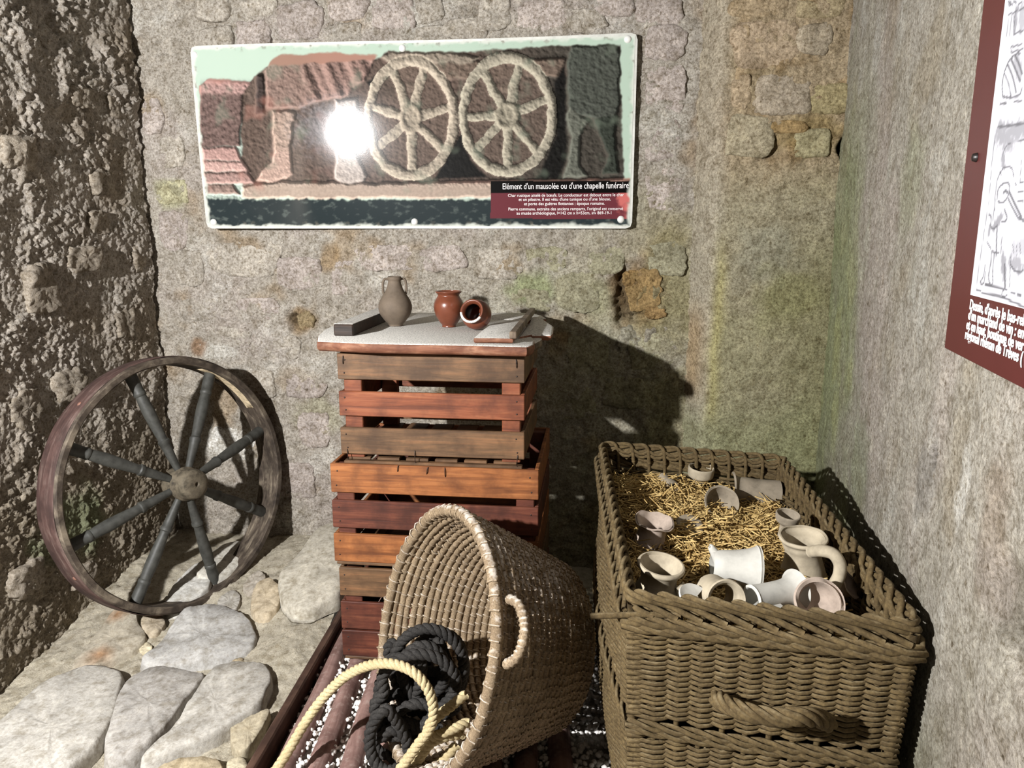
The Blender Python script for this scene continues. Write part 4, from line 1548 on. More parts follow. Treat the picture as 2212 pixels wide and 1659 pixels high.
    # warm left light
    C = cmix(C, k * sstep(0.35, 0.9, fbm(X / 160, Y / 160, 3, 23)) * sstep(950, 300, X) * 0.35, lin((200, 122, 98)))
    C = cmix(C, k * sstep(0.25, 0.9, fbm(X / 130 + 3, Y / 130, 3, 27)) * 0.3, lin((140, 156, 130)))
    g_ = C.mean(-1, keepdims=True)
    C = cmix(C, k * 1.0, (C * 0.72 + g_ * 0.28) * 0.74)
    # dark foot
    yb = 818 + 10 * fbm(X / 40, X * 0, 3, 29)
    ft = sstep(yb - 4, yb + 8, Y) * sstep(100, 125, X)
    C = cmix(C, ft, lin((40, 48, 50)))
    C = cmix(C, ft * sstep(0.2, 0.9, fbm(X / 45, Y / 30, 4, 33)) * 0.6, lin((92, 100, 96)))
    # caption boxes
    C = cmix(C, ((X > 1490) & (X < 2122) & (Y > 726) & (Y < 786)) * 1.0, lin((14, 12, 12)))
    mar = ((X > 1490) & (X < 2122) & (Y >= 786) & (Y < 915)) * 1.0
    C = cmix(C, mar, lin((98, 48, 54)))
    fade = blob(X / 300, Y / 300, 2125 / 300, 815 / 300, 0.20, 0.32, 9, 0.5)
    C = cmix(C, fade * mar * 0.8, lin((200, 110, 104)))
    # pale worn margins
    ew = 26 + 14 * fbm(X / 60, Y / 60, 3, 43)
    mx = np.minimum.reduce([U + PW / 2, PW / 2 - U, Vv, PH - Vv]) * 1430
    C = cmix(C, sstep(ew, ew * 0.45, mx), lin((196, 200, 190)))
    C = cmix(C, sstep(0.30, 0.8, fbm(X / 34, Y / 34, 4, 47)) * sstep(44, 8, mx) * 0.75, lin((120, 116, 104)))
    return U, Vv, C


nx, ny = 590, 240
ex = 0.008
U, Vv, C = panel_art(nx, ny, -PW / 2 + ex, PW / 2 - ex, ex, PH - ex)
V = np.stack([U, Vv, 0.0010 + warp(U, Vv)], -1).reshape(-1, 3)
obj('print', mesh('print', V, grid_faces(nx, ny), M['print_gloss'], True, np.clip(C, 0.002, 0.95).reshape(-1, 3)), panel)


def text(name, body, size, loc, mat, parent, sx=1.0, align='LEFT', thick=0.0003, rot=None, bold=0.0):
    cu = bpy.data.curves.new(name, 'FONT')
    cu.body = body
    cu.size = size
    cu.align_x = align
    cu.extrude = thick
    cu.offset = bold
    cu.resolution_u = 3
    o = bpy.data.objects.new(name, cu)
    COL.objects.link(o)
    dg = bpy.context.evaluated_depsgraph_get()
    me = bpy.data.meshes.new_from_object(o.evaluated_get(dg))
    bpy.data.objects.remove(o)
    me.materials.clear()
    me.materials.append(mat)
    o = obj(name, me, parent)
    o.location = loc
    o.scale = (sx, 1, 1)
    if rot is not None:
        o.rotation_euler = rot
    return o


def text_fit(name, body, width, size, loc, mat, parent, align='CENTER', bold=0.0):
    o = text(name, body, size, loc, mat, parent, 1.0, align, bold=bold)
    xs = [v.co.x for v in o.data.vertices]
    o.scale.x = width / (max(xs) - min(xs))
    return o


def p_loc(px, py, dz=0.0018):
    s, z = psz(px, py)
    u, v = s - (ps0 + ps1) / 2, z - pz0
    return (u, v, dz + float(warp(u, v)))


def p_wid(xa, xb, y):
    return p_loc(xb, y)[0] - p_loc(xa, y)[0]


for body, xa, xb, yb, size in [("Elément d'un mausolée ou d'une chapelle funéraire", 1081, 1356, 407, 0.0285),
                               ("Char rustique attelé de bœufs. Le conducteur est debout entre le char", 1093, 1346, 424, 0.0145),
                               ("et un pilastre. Il est vêtu d'une tunique ou d'une blouse,", 1117, 1318, 433, 0.0145),
                               ("et porte des guêtres flottantes ; époque romaine.", 1129, 1305, 442.5, 0.0145),
                               ("Pierre commune, extraite des anciens remparts, l'original est conservé", 1094, 1344, 454, 0.0145),
                               ("au musée archéologique, l=142 cm x h=53cm, inv 869-19-1", 1113, 1320, 463, 0.0145)]:
    o = text_fit('lettering', body, p_wid(xa, xb, yb), size, p_loc((xa + xb) / 2, yb), M['ink_white'], panel, bold=0.0)
    w0 = float(warp(o.location.x, o.location.y))
    for vt in o.data.vertices:      # the print follows the sheet
        vt.co.z += float(warp(o.location.x + vt.co.x * o.scale.x, o.location.y + vt.co.y)) - w0
bolt_v, bolt_f = lathe([(0.0005, 0.0085), (0.006, 0.0078), (0.0105, 0.004), (0.012, 0.0)], 20)
bolt_me = mesh('bolt', bolt_v, bolt_f, M['bolt'], True)
for px, py in [(431, 123), (869, 104), (1356, 83), (466, 480), (891, 479), (1341, 474)]:
    b = obj('bolt', bolt_me, panel)
    b.location = p_loc(px, py, 0.0005)

# ---- drawing panel on the right wall ---------------------------------------------------
RP0 = RC + RN * 0.022


def rsz(px, py):
    return sz_on(px, py, RP0, RT, RN)


rs0 = (rsz(2040, 751.6)[0] + rsz(2125, 0)[0]) / 2
rz0 = rsz(2040, 751.6)[1]
rs1, rz1 = rs0 + 0.62, 1.86
dp = empty('drawing_panel', RP0 + RT * rs0 + UP * rz0, label='maroon-bordered panel with an ink drawing on the right wall', cat='sign')
# panel's own axes: x runs towards the camera along the wall, z out of the wall; text reads left to right that way
dp.rotation_euler = Matrix((Vector(RT), Vector(UP), Vector(np.cross(RT, UP)))).transposed().to_euler()
assert np.dot(np.cross(RT, UP), RN) > 0
b = MB()
b.box(0, rs1 - rs0, 0, rz1 - rz0, -0.012, 0.0, 0.001)
obj('plate', b.me('plate', M['maroon']), dp)
ix0, iy0 = rsz(2100.4, 637.7)[0] - rs0 - 0.006, rsz(2100.4, 637.7)[1] - rz0


def d_xy(cx, cy):
    """point of the enlarged view of the drawing to panel coordinates"""
    s, z = rsz(2090 + cx / 2.515, cy / 2.515)
    return s - rs0, z - rz0


strokes = [
    ([(150, 760), (135, 900), (118, 1100), (85, 1320), (62, 1480), (52, 1575)], 0.0010),
    ([(170, 690), (205, 686), (250, 680), (307, 670)], 0.0022),
    ([(180, 565), (215, 560)], 0.0018), ([(255, 555), (300, 545)], 0.0014),
    ([(195, 525), (192, 460), (205, 390), (230, 330), (265, 295), (290, 290)], 0.0018),
    ([(195, 525), (240, 530), (285, 515), (300, 480)], 0.0018),
    ([(205, 400), (225, 450), (240, 520)], 0.0014), ([(222, 350), (250, 420), (268, 500)], 0.0020), ([(240, 320), (270, 390), (290, 440)], 0.0024), ([(262, 300), (285, 350), (300, 400)], 0.0026),
    ([(240, 255), (300, 240)], 0.0014), ([(240, 285), (307, 265)], 0.0014), ([(240, 255), (240, 285)], 0.001),
    ([(225, 80), (307, 45)], 0.0012), ([(228, 80), (215, 200)], 0.001), ([(245, 75), (232, 200)], 0.001), ([(255, 185), (307, 165)], 0.0016), ([(262, 70), (255, 185)], 0.0012),
    ([(188, 905), (195, 850), (205, 810), (230, 780), (270, 765), (307, 760)], 0.0012),
    ([(150, 1140), (155, 1060), (165, 980), (190, 925), (215, 905), (245, 915), (255, 960)], 0.0014),
    ([(165, 1080), (170, 1030), (195, 1000), (225, 995), (232, 1020), (222, 1070), (195, 1100), (170, 1095)], 0.0016),
    ([(200, 1045), (212, 1038), (222, 1046)], 0.0024), ([(232, 1045), (262, 1110), (297, 1180)], 0.0024), ([(225, 1080), (250, 1130), (280, 1185)], 0.0018), ([(280, 1185), (307, 1192)], 0.0018),
    ([(262, 990), (270, 1010)], 0.0012), ([(278, 1040), (307, 1042)], 0.0014), ([(278, 1090), (307, 1095)], 0.0014), ([(290, 990), (307, 992)], 0.0012), ([(297, 870), (290, 980)], 0.001),
    ([(205, 1140), (218, 1180), (210, 1200), (190, 1205)], 0.0018), ([(120, 1165), (132, 1180), (130, 1230), (145, 1240), (165, 1230)], 0.0018), ([(150, 1130), (140, 1200)], 0.0014),
    ([(165, 1225), (162, 1300), (160, 1385)], 0.0024), ([(135, 1365), (130, 1430), (118, 1500), (125, 1540), (140, 1540), (140, 1480), (145, 1420), (150, 1370)], 0.0016),
    ([(110, 1315), (130, 1350)], 0.0014), ([(135, 1365), (175, 1375)], 0.0014), ([(100, 1440), (90, 1500), (72, 1535), (92, 1538), (100, 1480)], 0.0014),
    ([(100, 1545), (200, 1570)], 0.0020), ([(190, 1290), (185, 1380)], 0.0012), ([(205, 1440), (208, 1560)], 0.0030), ([(238, 1400), (232, 1560)], 0.0012),
    ([(218, 1572), (195, 1580), (192, 1605), (205, 1610), (218, 1604)], 0.0012),
    ([(52, 1575), (75, 1582)], 0.0014), ([(80, 1590), (180, 1610), (250, 1640), (307, 1665)], 0.0016), ([(240, 1590), (262, 1598)], 0.0014), ([(275, 1600), (295, 1606)], 0.0018),
    ([(238, 1440), (260, 1470), (290, 1480), (307, 1465)], 0.0018), ([(250, 1330), (255, 1370)], 0.0010), ([(270, 1330), (272, 1380)], 0.0010), ([(288, 1320), (292, 1375)], 0.0010),
    ([(225, 10), (240, 14)], 0.0016), ([(228, 28), (250, 24)], 0.0014), ([(255, 8), (268, 12)], 0.0016), ([(280, 20), (300, 12)], 0.0014),
    ([(178, 930), (188, 950)], 0.001), ([(300, 1192), (340, 1230), (360, 1300)], 0.002), ([(307, 760), (360, 780), (400, 860), (410, 980)], 0.0014), ([(307, 1665), (380, 1700), (460, 1725)], 0.0016),
    ([(307, 670), (400, 650), (480, 640)], 0.0022), ([(307, 45), (420, 0)], 0.0014), ([(420, 900), (430, 1200), (400, 1400)], 0.0016)]
smud = [((175, 720), (240, 760), 0.020, 0.55), ((240, 720), (307, 700), 0.016, 0.55), ((200, 900), (195, 850), 0.008, 0.6), ((270, 60), (262, 150), 0.010, 0.6), ((300, 50), (300, 140), 0.012, 0.45),
        ((185, 1180), (150, 1230), 0.009, 0.6), ((120, 1270), (125, 1230), 0.006, 0.6), ((195, 1400), (205, 1500), 0.010, 0.6), ((240, 1420), (290, 1450), 0.012, 0.55),
        ((260, 1360), (307, 1340), 0.014, 0.35), ((215, 1300), (270, 1230), 0.03, 0.16), ((270, 330), (290, 400), 0.012, 0.45)]


def drawing(nx, ny, w, h):
    Xg, Yg = np.meshgrid(np.linspace(ix0, ix0 + w, nx), np.linspace(iy0, iy0 + h, ny), indexing='ij')
    ink = np.zeros(Xg.shape)
    for pts, wd in strokes:
        P = np.array([d_xy(*p) for p in pts])
        if len(P) > 2:
            P = catmull(np.c_[P, np.zeros(len(P))], 4)[:, :2]
        for i in range(len(P) - 1):
            a, c = P[i], P[i + 1]
            dx, dy = c - a
            t = np.clip(((Xg - a[0]) * dx + (Yg - a[1]) * dy) / (dx * dx + dy * dy + 1e-12), 0, 1)
            dd = np.hypot(Xg - a[0] - t * dx, Yg - a[1] - t * dy)
            ink = np.maximum(ink, 0.85 * sstep(wd * 1.25, wd * 0.5, dd))
    for a, c, rdi, k in smud:
        a, c = np.array(d_xy(*a)), np.array(d_xy(*c))
        dx, dy = c - a
        t = np.clip(((Xg - a[0]) * dx + (Yg - a[1]) * dy) / (dx * dx + dy * dy + 1e-12), 0, 1)
        dd = np.hypot(Xg - a[0] - t * dx, Yg - a[1] - t * dy) + rdi * 0.5 * fbm(Xg * 160, Yg * 90, 3, 61)
        ink = np.maximum(ink, k * sstep(rdi * 1.1, rdi * 0.4, dd))
    ink = np.maximum(ink, 0.14 * sstep(0.2, 0.7, fbm(Xg * 60, Yg * 60, 3, 67)))
    C = np.broadcast_to(lin((204, 204, 211)), Xg.shape + (3,)).copy()
    return Xg, Yg, cmix(C, ink, lin((52, 52, 58)))


dw, dh = rs1 - rs0 - ix0 - 0.06, rz1 - rz0 - iy0 - 0.06
nx, ny = int(dw / 0.0021), int(dh / 0.0021)
Xg, Yg, C = drawing(nx, ny, dw, dh)
obj('print', mesh('print', np.stack([Xg, Yg, np.full(Xg.shape, 0.0008)], -1).reshape(-1, 3), grid_faces(nx, ny), M['print_matt'], True, C.reshape(-1, 3)), dp)
for body, (xa, ya), (xb, yb), hgt in [("Dessin, d'après le bas-rel", (2096, 667), (2212, 709), 0.0190), ("d'un marchand de vin : en", (2093, 689), (2212, 736), 0.0190),
                                      ("et en haut, boutique de ver", (2089, 710), (2213, 757), 0.0190), ("régional rhénan de Trèves (", (2086, 731), (2209, 790), 0.0190)]:
    s0, z0 = rsz(xa, ya)
    s1_, z1_ = rsz(xb, yb)
    o = text('lettering', body, hgt, (s0 - rs0, z0 - rz0, 0.0012), M['ink_white'], dp, 1.0, 'LEFT', bold=0.0004)
    xs = [v.co.x for v in o.data.vertices]
    o.scale.x = (s1_ - s0) / (max(xs) - min(xs))
s, z = rsz(2110, 340)
V, F = lathe([(0.0005, 0.006), (0.005, 0.005), (0.0065, 0.0)], 16)
b = obj('screw', mesh('screw', V, F, M['bolt_dark'], True), dp)
b.location = (s - rs0, z - rz0, 0.0005)

# ---- coiled straw basket lying on its side -------------------------------------------------
BC = Vector((-0.185, 1.587, 0.294))          # centre of the mouth
BAX = Vector((0.846, 0.425, -0.300)).normalized()   # from the mouth to the base
bx = Vector((0, 0, 1)).cross(BAX).normalized()
by = BAX.cross(bx)
BROT = Matrix((bx, by, BAX)).transposed()
bask = empty('coiled_basket', BC, BROT.to_euler(), 'big round coiled straw basket tipped on its side, full of rope', 'basket')
BR0, BR1, BD = 0.286, 0.195, 0.300


def coil_ring(R, zc, r, nst, seed, name, mat):
    ns = nst * 6
    a = np.arange(ns) * 2 * math.pi / ns
    ph = (a * nst / (2 * math.pi)) % 1.0
    st = np.exp(-((ph - 0.5) / 0.16) ** 2)
    Rw = R * (1 + 0.010 * perlin(np.cos(a) * 2 + seed, np.sin(a) * 2, 160) + 0.004 * perlin(np.cos(a) * 9 + seed, np.sin(a) * 9, 161))
    zw = zc + 0.0025 * perlin(np.cos(a) * 3 + seed * 2, np.sin(a) * 3, 162)
    P = np.stack([Rw * np.cos(a), Rw * np.sin(a), zw], 1)
    rad = r * (0.92 + 0.16 * st + 0.05 * perlin(a * 20, a * 0 + seed, 163))
    V, F = tube_np(P, rad, 8, True)
    o = obj(name, mesh(name, V, F, mat, True), bask)
    return o


def stitches(R, zc, r, nst, seed, parent):
    mb = []
    fs = []
    k = 0
    sides, seg = 5, 9
    for i in range(nst):
        a = 2 * math.pi * (i + 0.5 + 0.15 * math.sin(i * 12.9 + seed)) / nst
        th = np.linspace(-0.15, 2 * math.pi - 0.15, seg)
        skew = 0.012 * (th / 6.28 - 0.5)
        rr_ = R + (r * 1.06) * np.cos(th)
        zz = zc + (r * 1.10) * np.sin(th)
        aa = a + skew / R
        P = np.stack([rr_ * np.cos(aa), rr_ * np.sin(aa), zz], 1)
        V, F = tube_np(P, 0.0021, sides)
        mb.append(V)
        fs.append(F + k)
        k += len(V)
    o = obj('stitching', mesh('stitching', np.concatenate(mb), np.concatenate(fs), M['stitch'], True), parent)
    o['kind'] = 'stuff'
    return o


ncoil = 19
for i in range(ncoil):
    f = i / (ncoil - 1)
    Rr = BR0 + (BR1 - BR0) * f ** 1.1
    zc = 0.006 + BD * f
    rad = 0.0135 if i == 0 else 0.0098
    nst = 62
    c = coil_ring(Rr, zc, rad, nst, i * 3.7, 'coil', M['coil'])
    stitches(Rr, zc, rad, nst, i * 1.3, c)
for i, Rr in enumerate(np.arange(0.012, BR1 - 0.010, 0.0195)):
    coil_ring(Rr, BD + 0.006, 0.0100, max(8, int(62 * Rr / BR1)), 90 + i, 'base_coil', M['coil'])
# wrapped side handle, on the outside of the coils facing the viewer's right


def project(p):
    dz = p[2] - CAMH
    f = p[1] * CP - dz * SP
    return CX + FPX * p[0] / f, CY - FPX * (p[1] * SP + dz * CP) / f


best = min(np.linspace(0, 2 * math.pi, 720), key=lambda a: (lambda q: (q[0] - 1080) ** 2 + (q[1] - 1362) ** 2)(
    project(BC + BROT @ Vector(((BR0 + 0.02) * math.cos(a), (BR0 + 0.02) * math.sin(a), 0.035)))))
sgn_ = 1 if project(BC + BROT @ Vector((BR0 * math.cos(best + 0.1), BR0 * math.sin(best + 0.1), 0.035)))[1] > 1362 else -1
P = []
for f, off, ax in ((-1, 0.0, 0.030), (-0.96, 0.016, 0.034), (-0.7, 0.032, 0.042), (-0.2, 0.037, 0.048), (0.3, 0.037, 0.046), (0.75, 0.030, 0.038), (0.97, 0.014, 0.030), (1, 0.0, 0.028)):
    a = best + sgn_ * f * 0.21
    P.append(((BR0 - 0.002 + off) * math.cos(a), (BR0 - 0.002 + off) * math.sin(a), ax))
Pc = catmull(P, 10)
Pc, sL = resample(Pc, 0.0025)
rad = 0.0100 * (1 + 0.10 * np.sign(np.sin(sL * 2 * math.pi / 0.011)))
V, F = tube(Pc, rad, 10)
h = obj('handle', mesh('handle', V, F, M['stitch'], True), bask)
h['label'] = 'cane-wrapped carrying handle'


# ---- ropes --------------------------------------------------------------------------------
def rope(name, pts, R, mat, label, lay=0.055, per=7):
    P = catmull(pts, 14)
    P, s = resample(P, R * 0.42)
    T, N, B = frames(P)
    root = empty(name, tuple(P[0]), label=label, cat='rope')
    for k in range(3):
        ph = s / lay * 2 * math.pi + k * 2 * math.pi / 3
        Q = P + (R * 0.48) * (np.cos(ph)[:, None] * N + np.sin(ph)[:, None] * B)
        rad = R * 0.56 * (1 + 0.05 * perlin(s * 60, s * 0 + k, 170))
        V, F = tube(Q - P[0], rad, 7)
        obj('strand', mesh('strand', V, F, mat, True), root)
    return root


def loop_px(cx, cy, rx, ry, a0, a1, n, Y0, Y1):
    out = []
    for i in range(n):
        f = i / (n - 1)
        a = math.radians(a0 + (a1 - a0) * f)
        out.append(tuple(at_y(cx + rx * math.cos(a), cy - ry * math.sin(a), Y0 + (Y1 - Y0) * f)))
    return out


bl = []
bl += loop_px(945, 1445, 58, 76, -80, 260, 12, 1.72, 1.70)
bl += loop_px(925, 1440, 76, 82, -60, 270, 12, 1.69, 1.66)
bl += loop_px(915, 1450, 48, 55, -70, 250, 10, 1.65, 1.63)
bl += loop_px(880, 1500, 62, 78, 60, 300, 10, 1.62, 1.60)
bl += loop_px(905, 1475, 80, 62, -40, 200, 9, 1.60, 1.58)
bl += loop_px(850, 1530, 40, 60, 170, 300, 6, 1.575, 1.56)
bl += loop_px(842, 1600, 44, 66, 95, 300, 9, 1.545, 1.50)
rope('black_rope', bl, 0.0138, M['rope_black'], 'tarred black rope heaped in loops inside the basket mouth', 0.050)
bl3 = loop_px(960, 1430, 42, 60, -120, 200, 9, 1.735, 1.72) + loop_px(900, 1420, 60, 60, 150, 400, 8, 1.715, 1.70) + loop_px(930, 1500, 66, 50, 0, 330, 9, 1.69, 1.67) + loop_px(880, 1540, 66, 46, 20, 340, 9, 1.645, 1.62) + loop_px(905, 1560, 50, 40, 40, 340, 8, 1.61, 1.59)
rope('black_rope', bl3, 0.0135, M['rope_black'], 'black rope coiled deepest inside the basket, behind the other loops', 0.052)
bl2 = loop_px(865, 1600, 58, 40, 40, 250, 8, 1.60, 1.57) + loop_px(850, 1610, 30, 34, 250, 520, 8, 1.565, 1.55)
rope('black_rope', bl2, 0.0138, M['rope_black'], 'short tangle of black rope at the basket mouth, low down', 0.050)

cr = [(575, 1690, 1.46, ), (612, 1640, 1.50), (660, 1560, 1.56), (700, 1505, 1.58), (745, 1462, 1.57), (795, 1438, 1.55), (845, 1434, 1.53), (890, 1450, 1.51), (922, 1485, 1.50), (936, 1530, 1.495),
      (930, 1570, 1.49), (905, 1605, 1.48), (880, 1640, 1.47), (850, 1680, 1.46), (800, 1740, 1.44)]
rope('cream_rope', [tuple(at_y(x, y, Y)) for x, y, Y in cr], 0.0118, M['rope_cream'], 'cream twisted rope looping out of the basket over the logs', 0.040)
for pts, lb in (([(1005, 1500, 1.56), (975, 1525, 1.54), (945, 1548, 1.52), (925, 1570, 1.515), (935, 1590, 1.51), (985, 1572, 1.52), (1010, 1560, 1.54)], 'cream rope end folded back against the basket rim'),
                ([(1000, 1585, 1.54), (960, 1592, 1.52), (930, 1606, 1.51), (905, 1640, 1.505), (880, 1690, 1.50)], 'cream rope length running down beside the basket rim'),
                ([(985, 1610, 1.54), (960, 1640, 1.52), (925, 1665, 1.51), (890, 1720, 1.50)], 'lowest cream rope length under the basket rim')):
    rope('cream_rope', [tuple(at_y(x, y, Y)) for x, y, Y in pts], 0.0118, M['rope_cream'], lb, 0.040)

# ---- wicker hamper ----------------------------------------------------------------------------
HZ = 0.555
FL, FR = np.array([0.205, 1.208]), np.array([0.632, 1.108])
BRc, BL = np.array([0.722, 1.985]), np.array([0.262, 2.120])
hamper = empty('wicker_hamper', ((FL + FR + BRc + BL) / 4).tolist() + [-0.055], label='large open wicker hamper filled with straw and pottery', cat='hamper')
HO = np.array(hamper.location)
corners = [FL, FR, BRc, BL]
sides_n = [11, 19, 11, 19]         # stakes per side
hc = sum(corners) / 4


def hamper_base():
    """perimeter points (top), unit outward normals, bottom inset"""
    P, Nn, K = [], [], []
    for k in range(4):
        a, b = corners[k], corners[(k + 1) % 4]
        d = (b - a) / np.linalg.norm(b - a)
        nrm = np.array([d[1], -d[0]])
        if np.dot(nrm, (a + b) / 2 - hc) < 0:
            nrm = -nrm
        for j in range(sides_n[k]):
            f = (j + 0.0) / sides_n[k]
            P.append(a + (b - a) * f)
            n_ = nrm.copy()
            if j == 0:
                a0 = corners[k - 1]
                d0 = (a - a0) / np.linalg.norm(a - a0)
                n0 = np.array([d0[1], -d0[0]])
                if np.dot(n0, (a + a0) / 2 - hc) < 0:
                    n0 = -n0
                n_ = (n0 + nrm) / np.linalg.norm(n0 + nrm)
            Nn.append(n_)
            K.append((k, f))
    return np.array(P), np.array(Nn), K


SPp, SNn, SK = hamper_base()
NS = len(SPp)
_per = np.r_[0, np.cumsum(np.linalg.norm(np.diff(np.vstack([SPp, SPp[:1]]), axis=0), axis=1))]
INSET = {0: 0.03, 1: 0.11, 2: 0.03, 3: 0.03}


def side_pos(i, z):
    """stake i (may be fractional) at height z"""
    i0 = int(math.floor(i)) % NS
    i1 = (i0 + 1) % NS
    f = i - math.floor(i)
    p = SPp[i0] * (1 - f) + SPp[i1] * f
    k, fr = SK[i0]
    fr = fr + f / sides_n[k]
    n_ = SNn[i0] if f == 0 else None
    a, b = corners[k], corners[(k + 1) % 4]
    d = (b - a) / np.linalg.norm(b - a)
    nrm = np.array([d[1], -d[0]])
    if np.dot(nrm, (a + b) / 2 - hc) < 0:
        nrm = -nrm
    if f == 0 and fr == 0:
        nrm = SNn[i0]
    g = (HZ - z) / 0.6
    # taper towards the floor, belly half way on the long sides
    cpt = hc + (p - hc) * (1 - 0.10 * g)
    belly = 4 * fr * (1 - fr) * math.sin(min(1, max(0, g)) * math.pi)
    am = {0: 0.008, 1: 0.006, 2: 0.01, 3: 0.034}[k]
    return cpt + nrm * belly * am, nrm


def wv(i, z, off):
    p, n_ = side_pos(i, z)
    return np.array([p[0] + n_[0] * off, p[1] + n_[1] * off, z]) - HO


ZB = -0.045
for i in range(NS):
    zs = np.linspace(ZB, HZ + 0.02, 14)
    P = [wv(i, z, 0) for z in zs]
    V, F = tube(P, 0.0052 if SK[i][1] > 0 else 0.009, 6)
    obj('stake', mesh('stake', V, F, M['wicker'], True), hamper)
rowz = []
z = ZB + 0.008
while z < HZ - 0.028:
    rowz.append(z)
    z += 0.0050
band = {}
wr = np.random.default_rng(77)
for r_i, z in enumerate(rowz):
    if abs(z - 0.335) < 0.019:
        continue
    pts, rads = [], []
    ph = r_i % 2
    # over one stake, under the next; two rods side by side in each stroke
    for i in range(NS):
        sgn = 1 if (i + ph) % 2 == 0 else -1
        corner = SK[i][1] == 0
        A = 0.0090 if not corner else 0.012
        off = sgn * A if not corner else (0.011 if sgn > 0 else 0.004)
        zz = z + wr.uniform(-0.0012, 0.0012)
        pts.append(wv(i, zz, off))
        sg2 = 1 if (i + 1 + ph) % 2 == 0 else -1
        for q in (0.33, 0.67):
            o_ = off + ((sg2 * 0.0090) - off) * (0.5 - 0.5 * math.cos(q * math.pi))
            pts.append(wv(i + q, zz, o_))
    P = np.array(pts)
    rads = 0.0040 * (1 + 0.18 * wr.uniform(-1, 1, len(P)))
    k_ = np.ones(5) / 5
    rads = np.convolve(np.r_[rads[-2:], rads, rads[:2]], k_, 'valid')
    V, F = tube_np(P, rads, 5, True)
    obj('weaver', mesh('weaver', V, F, M['wicker'], True), hamper)


def wale(z, name, nrod, rad, off0, amp=0.006, span=3, zslope=0.0):
    """waling: stout rods, each running in front of several stakes and tucked behind one"""
    for k in range(nrod):
        pts = []
        for i in range(NS * 3):
            i_f = i / 3.0
            ph = ((i_f + k) % nrod) / nrod
            o_ = off0 + amp * math.sin(ph * 2 * math.pi)
            zz = z + 0.0055 * math.cos(ph * 2 * math.pi) 
            pts.append(wv(i_f, zz, o_))
        V, F = tube_np(np.array(pts), rad, 7, True)
        obj(name, mesh(name, V, F, M['wicker'], True), hamper)


wale(0.329, 'waling_rod', 3, 0.0043, 0.008, 0.007)
wale(0.341, 'waling_rod', 3, 0.0043, 0.008, 0.007)
wale(HZ - 0.018, 'waling_rod', 4, 0.0050, 0.013, 0.009)
wale(HZ - 0.004, 'waling_rod', 3, 0.0052, 0.016, 0.008)
# plaited border: each stake rod rises, bends over and runs along the rim
wale(HZ + 0.012, 'border_rod', 1, 0.0048, -0.003, 0.0)
wale(HZ + 0.022, 'border_rod', 1, 0.0048, -0.004, 0.0)
for i in range(NS):
    seq = [(0.0, -0.006, -0.004), (0.02, 0.012, -0.006), (0.06, 0.030, -0.005), (0.30, 0.042, 0.000), (0.8, 0.040, 0.008), (1.4, 0.035, 0.0095), (2.0, 0.029, 0.006), (2.6, 0.022, 0.003), (3.2, 0.014, 0.008), (3.9, 0.004, 0.013)]
    pts = [wv(i + f, HZ + dz, off) for f, dz, off in seq]
    P = catmull(pts, 4)
    V, F = tube(P, 0.0052 * (1 + 0.10 * wr.uniform(-1, 1)), 7)
    obj('border_rod', mesh('border_rod', V, F, M['wicker'], True), hamper)
# stick poking out at the front left corner
a = np.array(at_y(1275, 1331, 1.20)) - HO
c = np.array(at_y(1470, 1330, 1.185)) - HO
V, F = tube(catmull([tuple(a), tuple((a + c) / 2 + (0, 0, 0.002)), tuple(c)], 6), 0.0055, 7)
obj('loose_rod', mesh('loose_rod', V, F, M['wicker'], True), hamper)
# rope-twist handle on the front
hp = [np.array(at_y(x, y, Y)) - HO for x, y, Y in [(1548, 1508, 1.150), (1575, 1524, 1.112), (1620, 1540, 1.088), (1680, 1550, 1.074), (1730, 1548, 1.070), (1768, 1552, 1.085), (1790, 1562, 1.112)]]
P = catmull(hp, 10)
P, s_ = resample(P, 0.003)
T, N, Bn = frames(P)
hd = obj('handle', None, hamper) if False else None
for k in range(5):
    phs = s_ / 0.11 * 2 * math.pi + k * 2 * math.pi / 5
    Q = P + 0.0095 * (np.cos(phs)[:, None] * N + np.sin(phs)[:, None] * Bn)
    V, F = tube(Q, 0.0062, 7)
    if hd is None:
        hd = obj('handle', mesh('handle', V, F, M['wicker'], True), hamper)
        hd['label'] = 'twisted willow carrying handle'
    else:
        obj('twist', mesh('twist', V, F, M['wicker'], True), hd)
# side loops (bindings) on the left rim
for px, py in ((1322, 1080), (1352, 1262)):
    q = at_z(px, py, HZ - 0.01)
    V, F = lathe([(0.018, -0.004), (0.022, 0), (0.018, 0.004), (0.014, 0), (0.018, -0.004)], 18)
    b = obj('binding_loop', mesh('binding_loop', V, F, M['wicker'], True), hamper)
    b.location = Vector(q) - Vector(HO) + Vector((-0.012, 0, 0))
    b.rotation_euler = (0.3, math.pi / 2, 0)

# ---- straw ------------------------------------------------------------------------------------
def straw_z(x, y):
    return 0.487 + 0.030 * fbm(np.asarray(x) * 4, np.asarray(y) * 4, 3, 181) * 0.6 + 0.022 * sstep(1.25, 1.7, np.asarray(y)) 


def bilin(u, v):
    a = FL * (1 - u) + FR * u
    b = BL * (1 - u) + BRc * u
    return a * (1 - v) + b * v


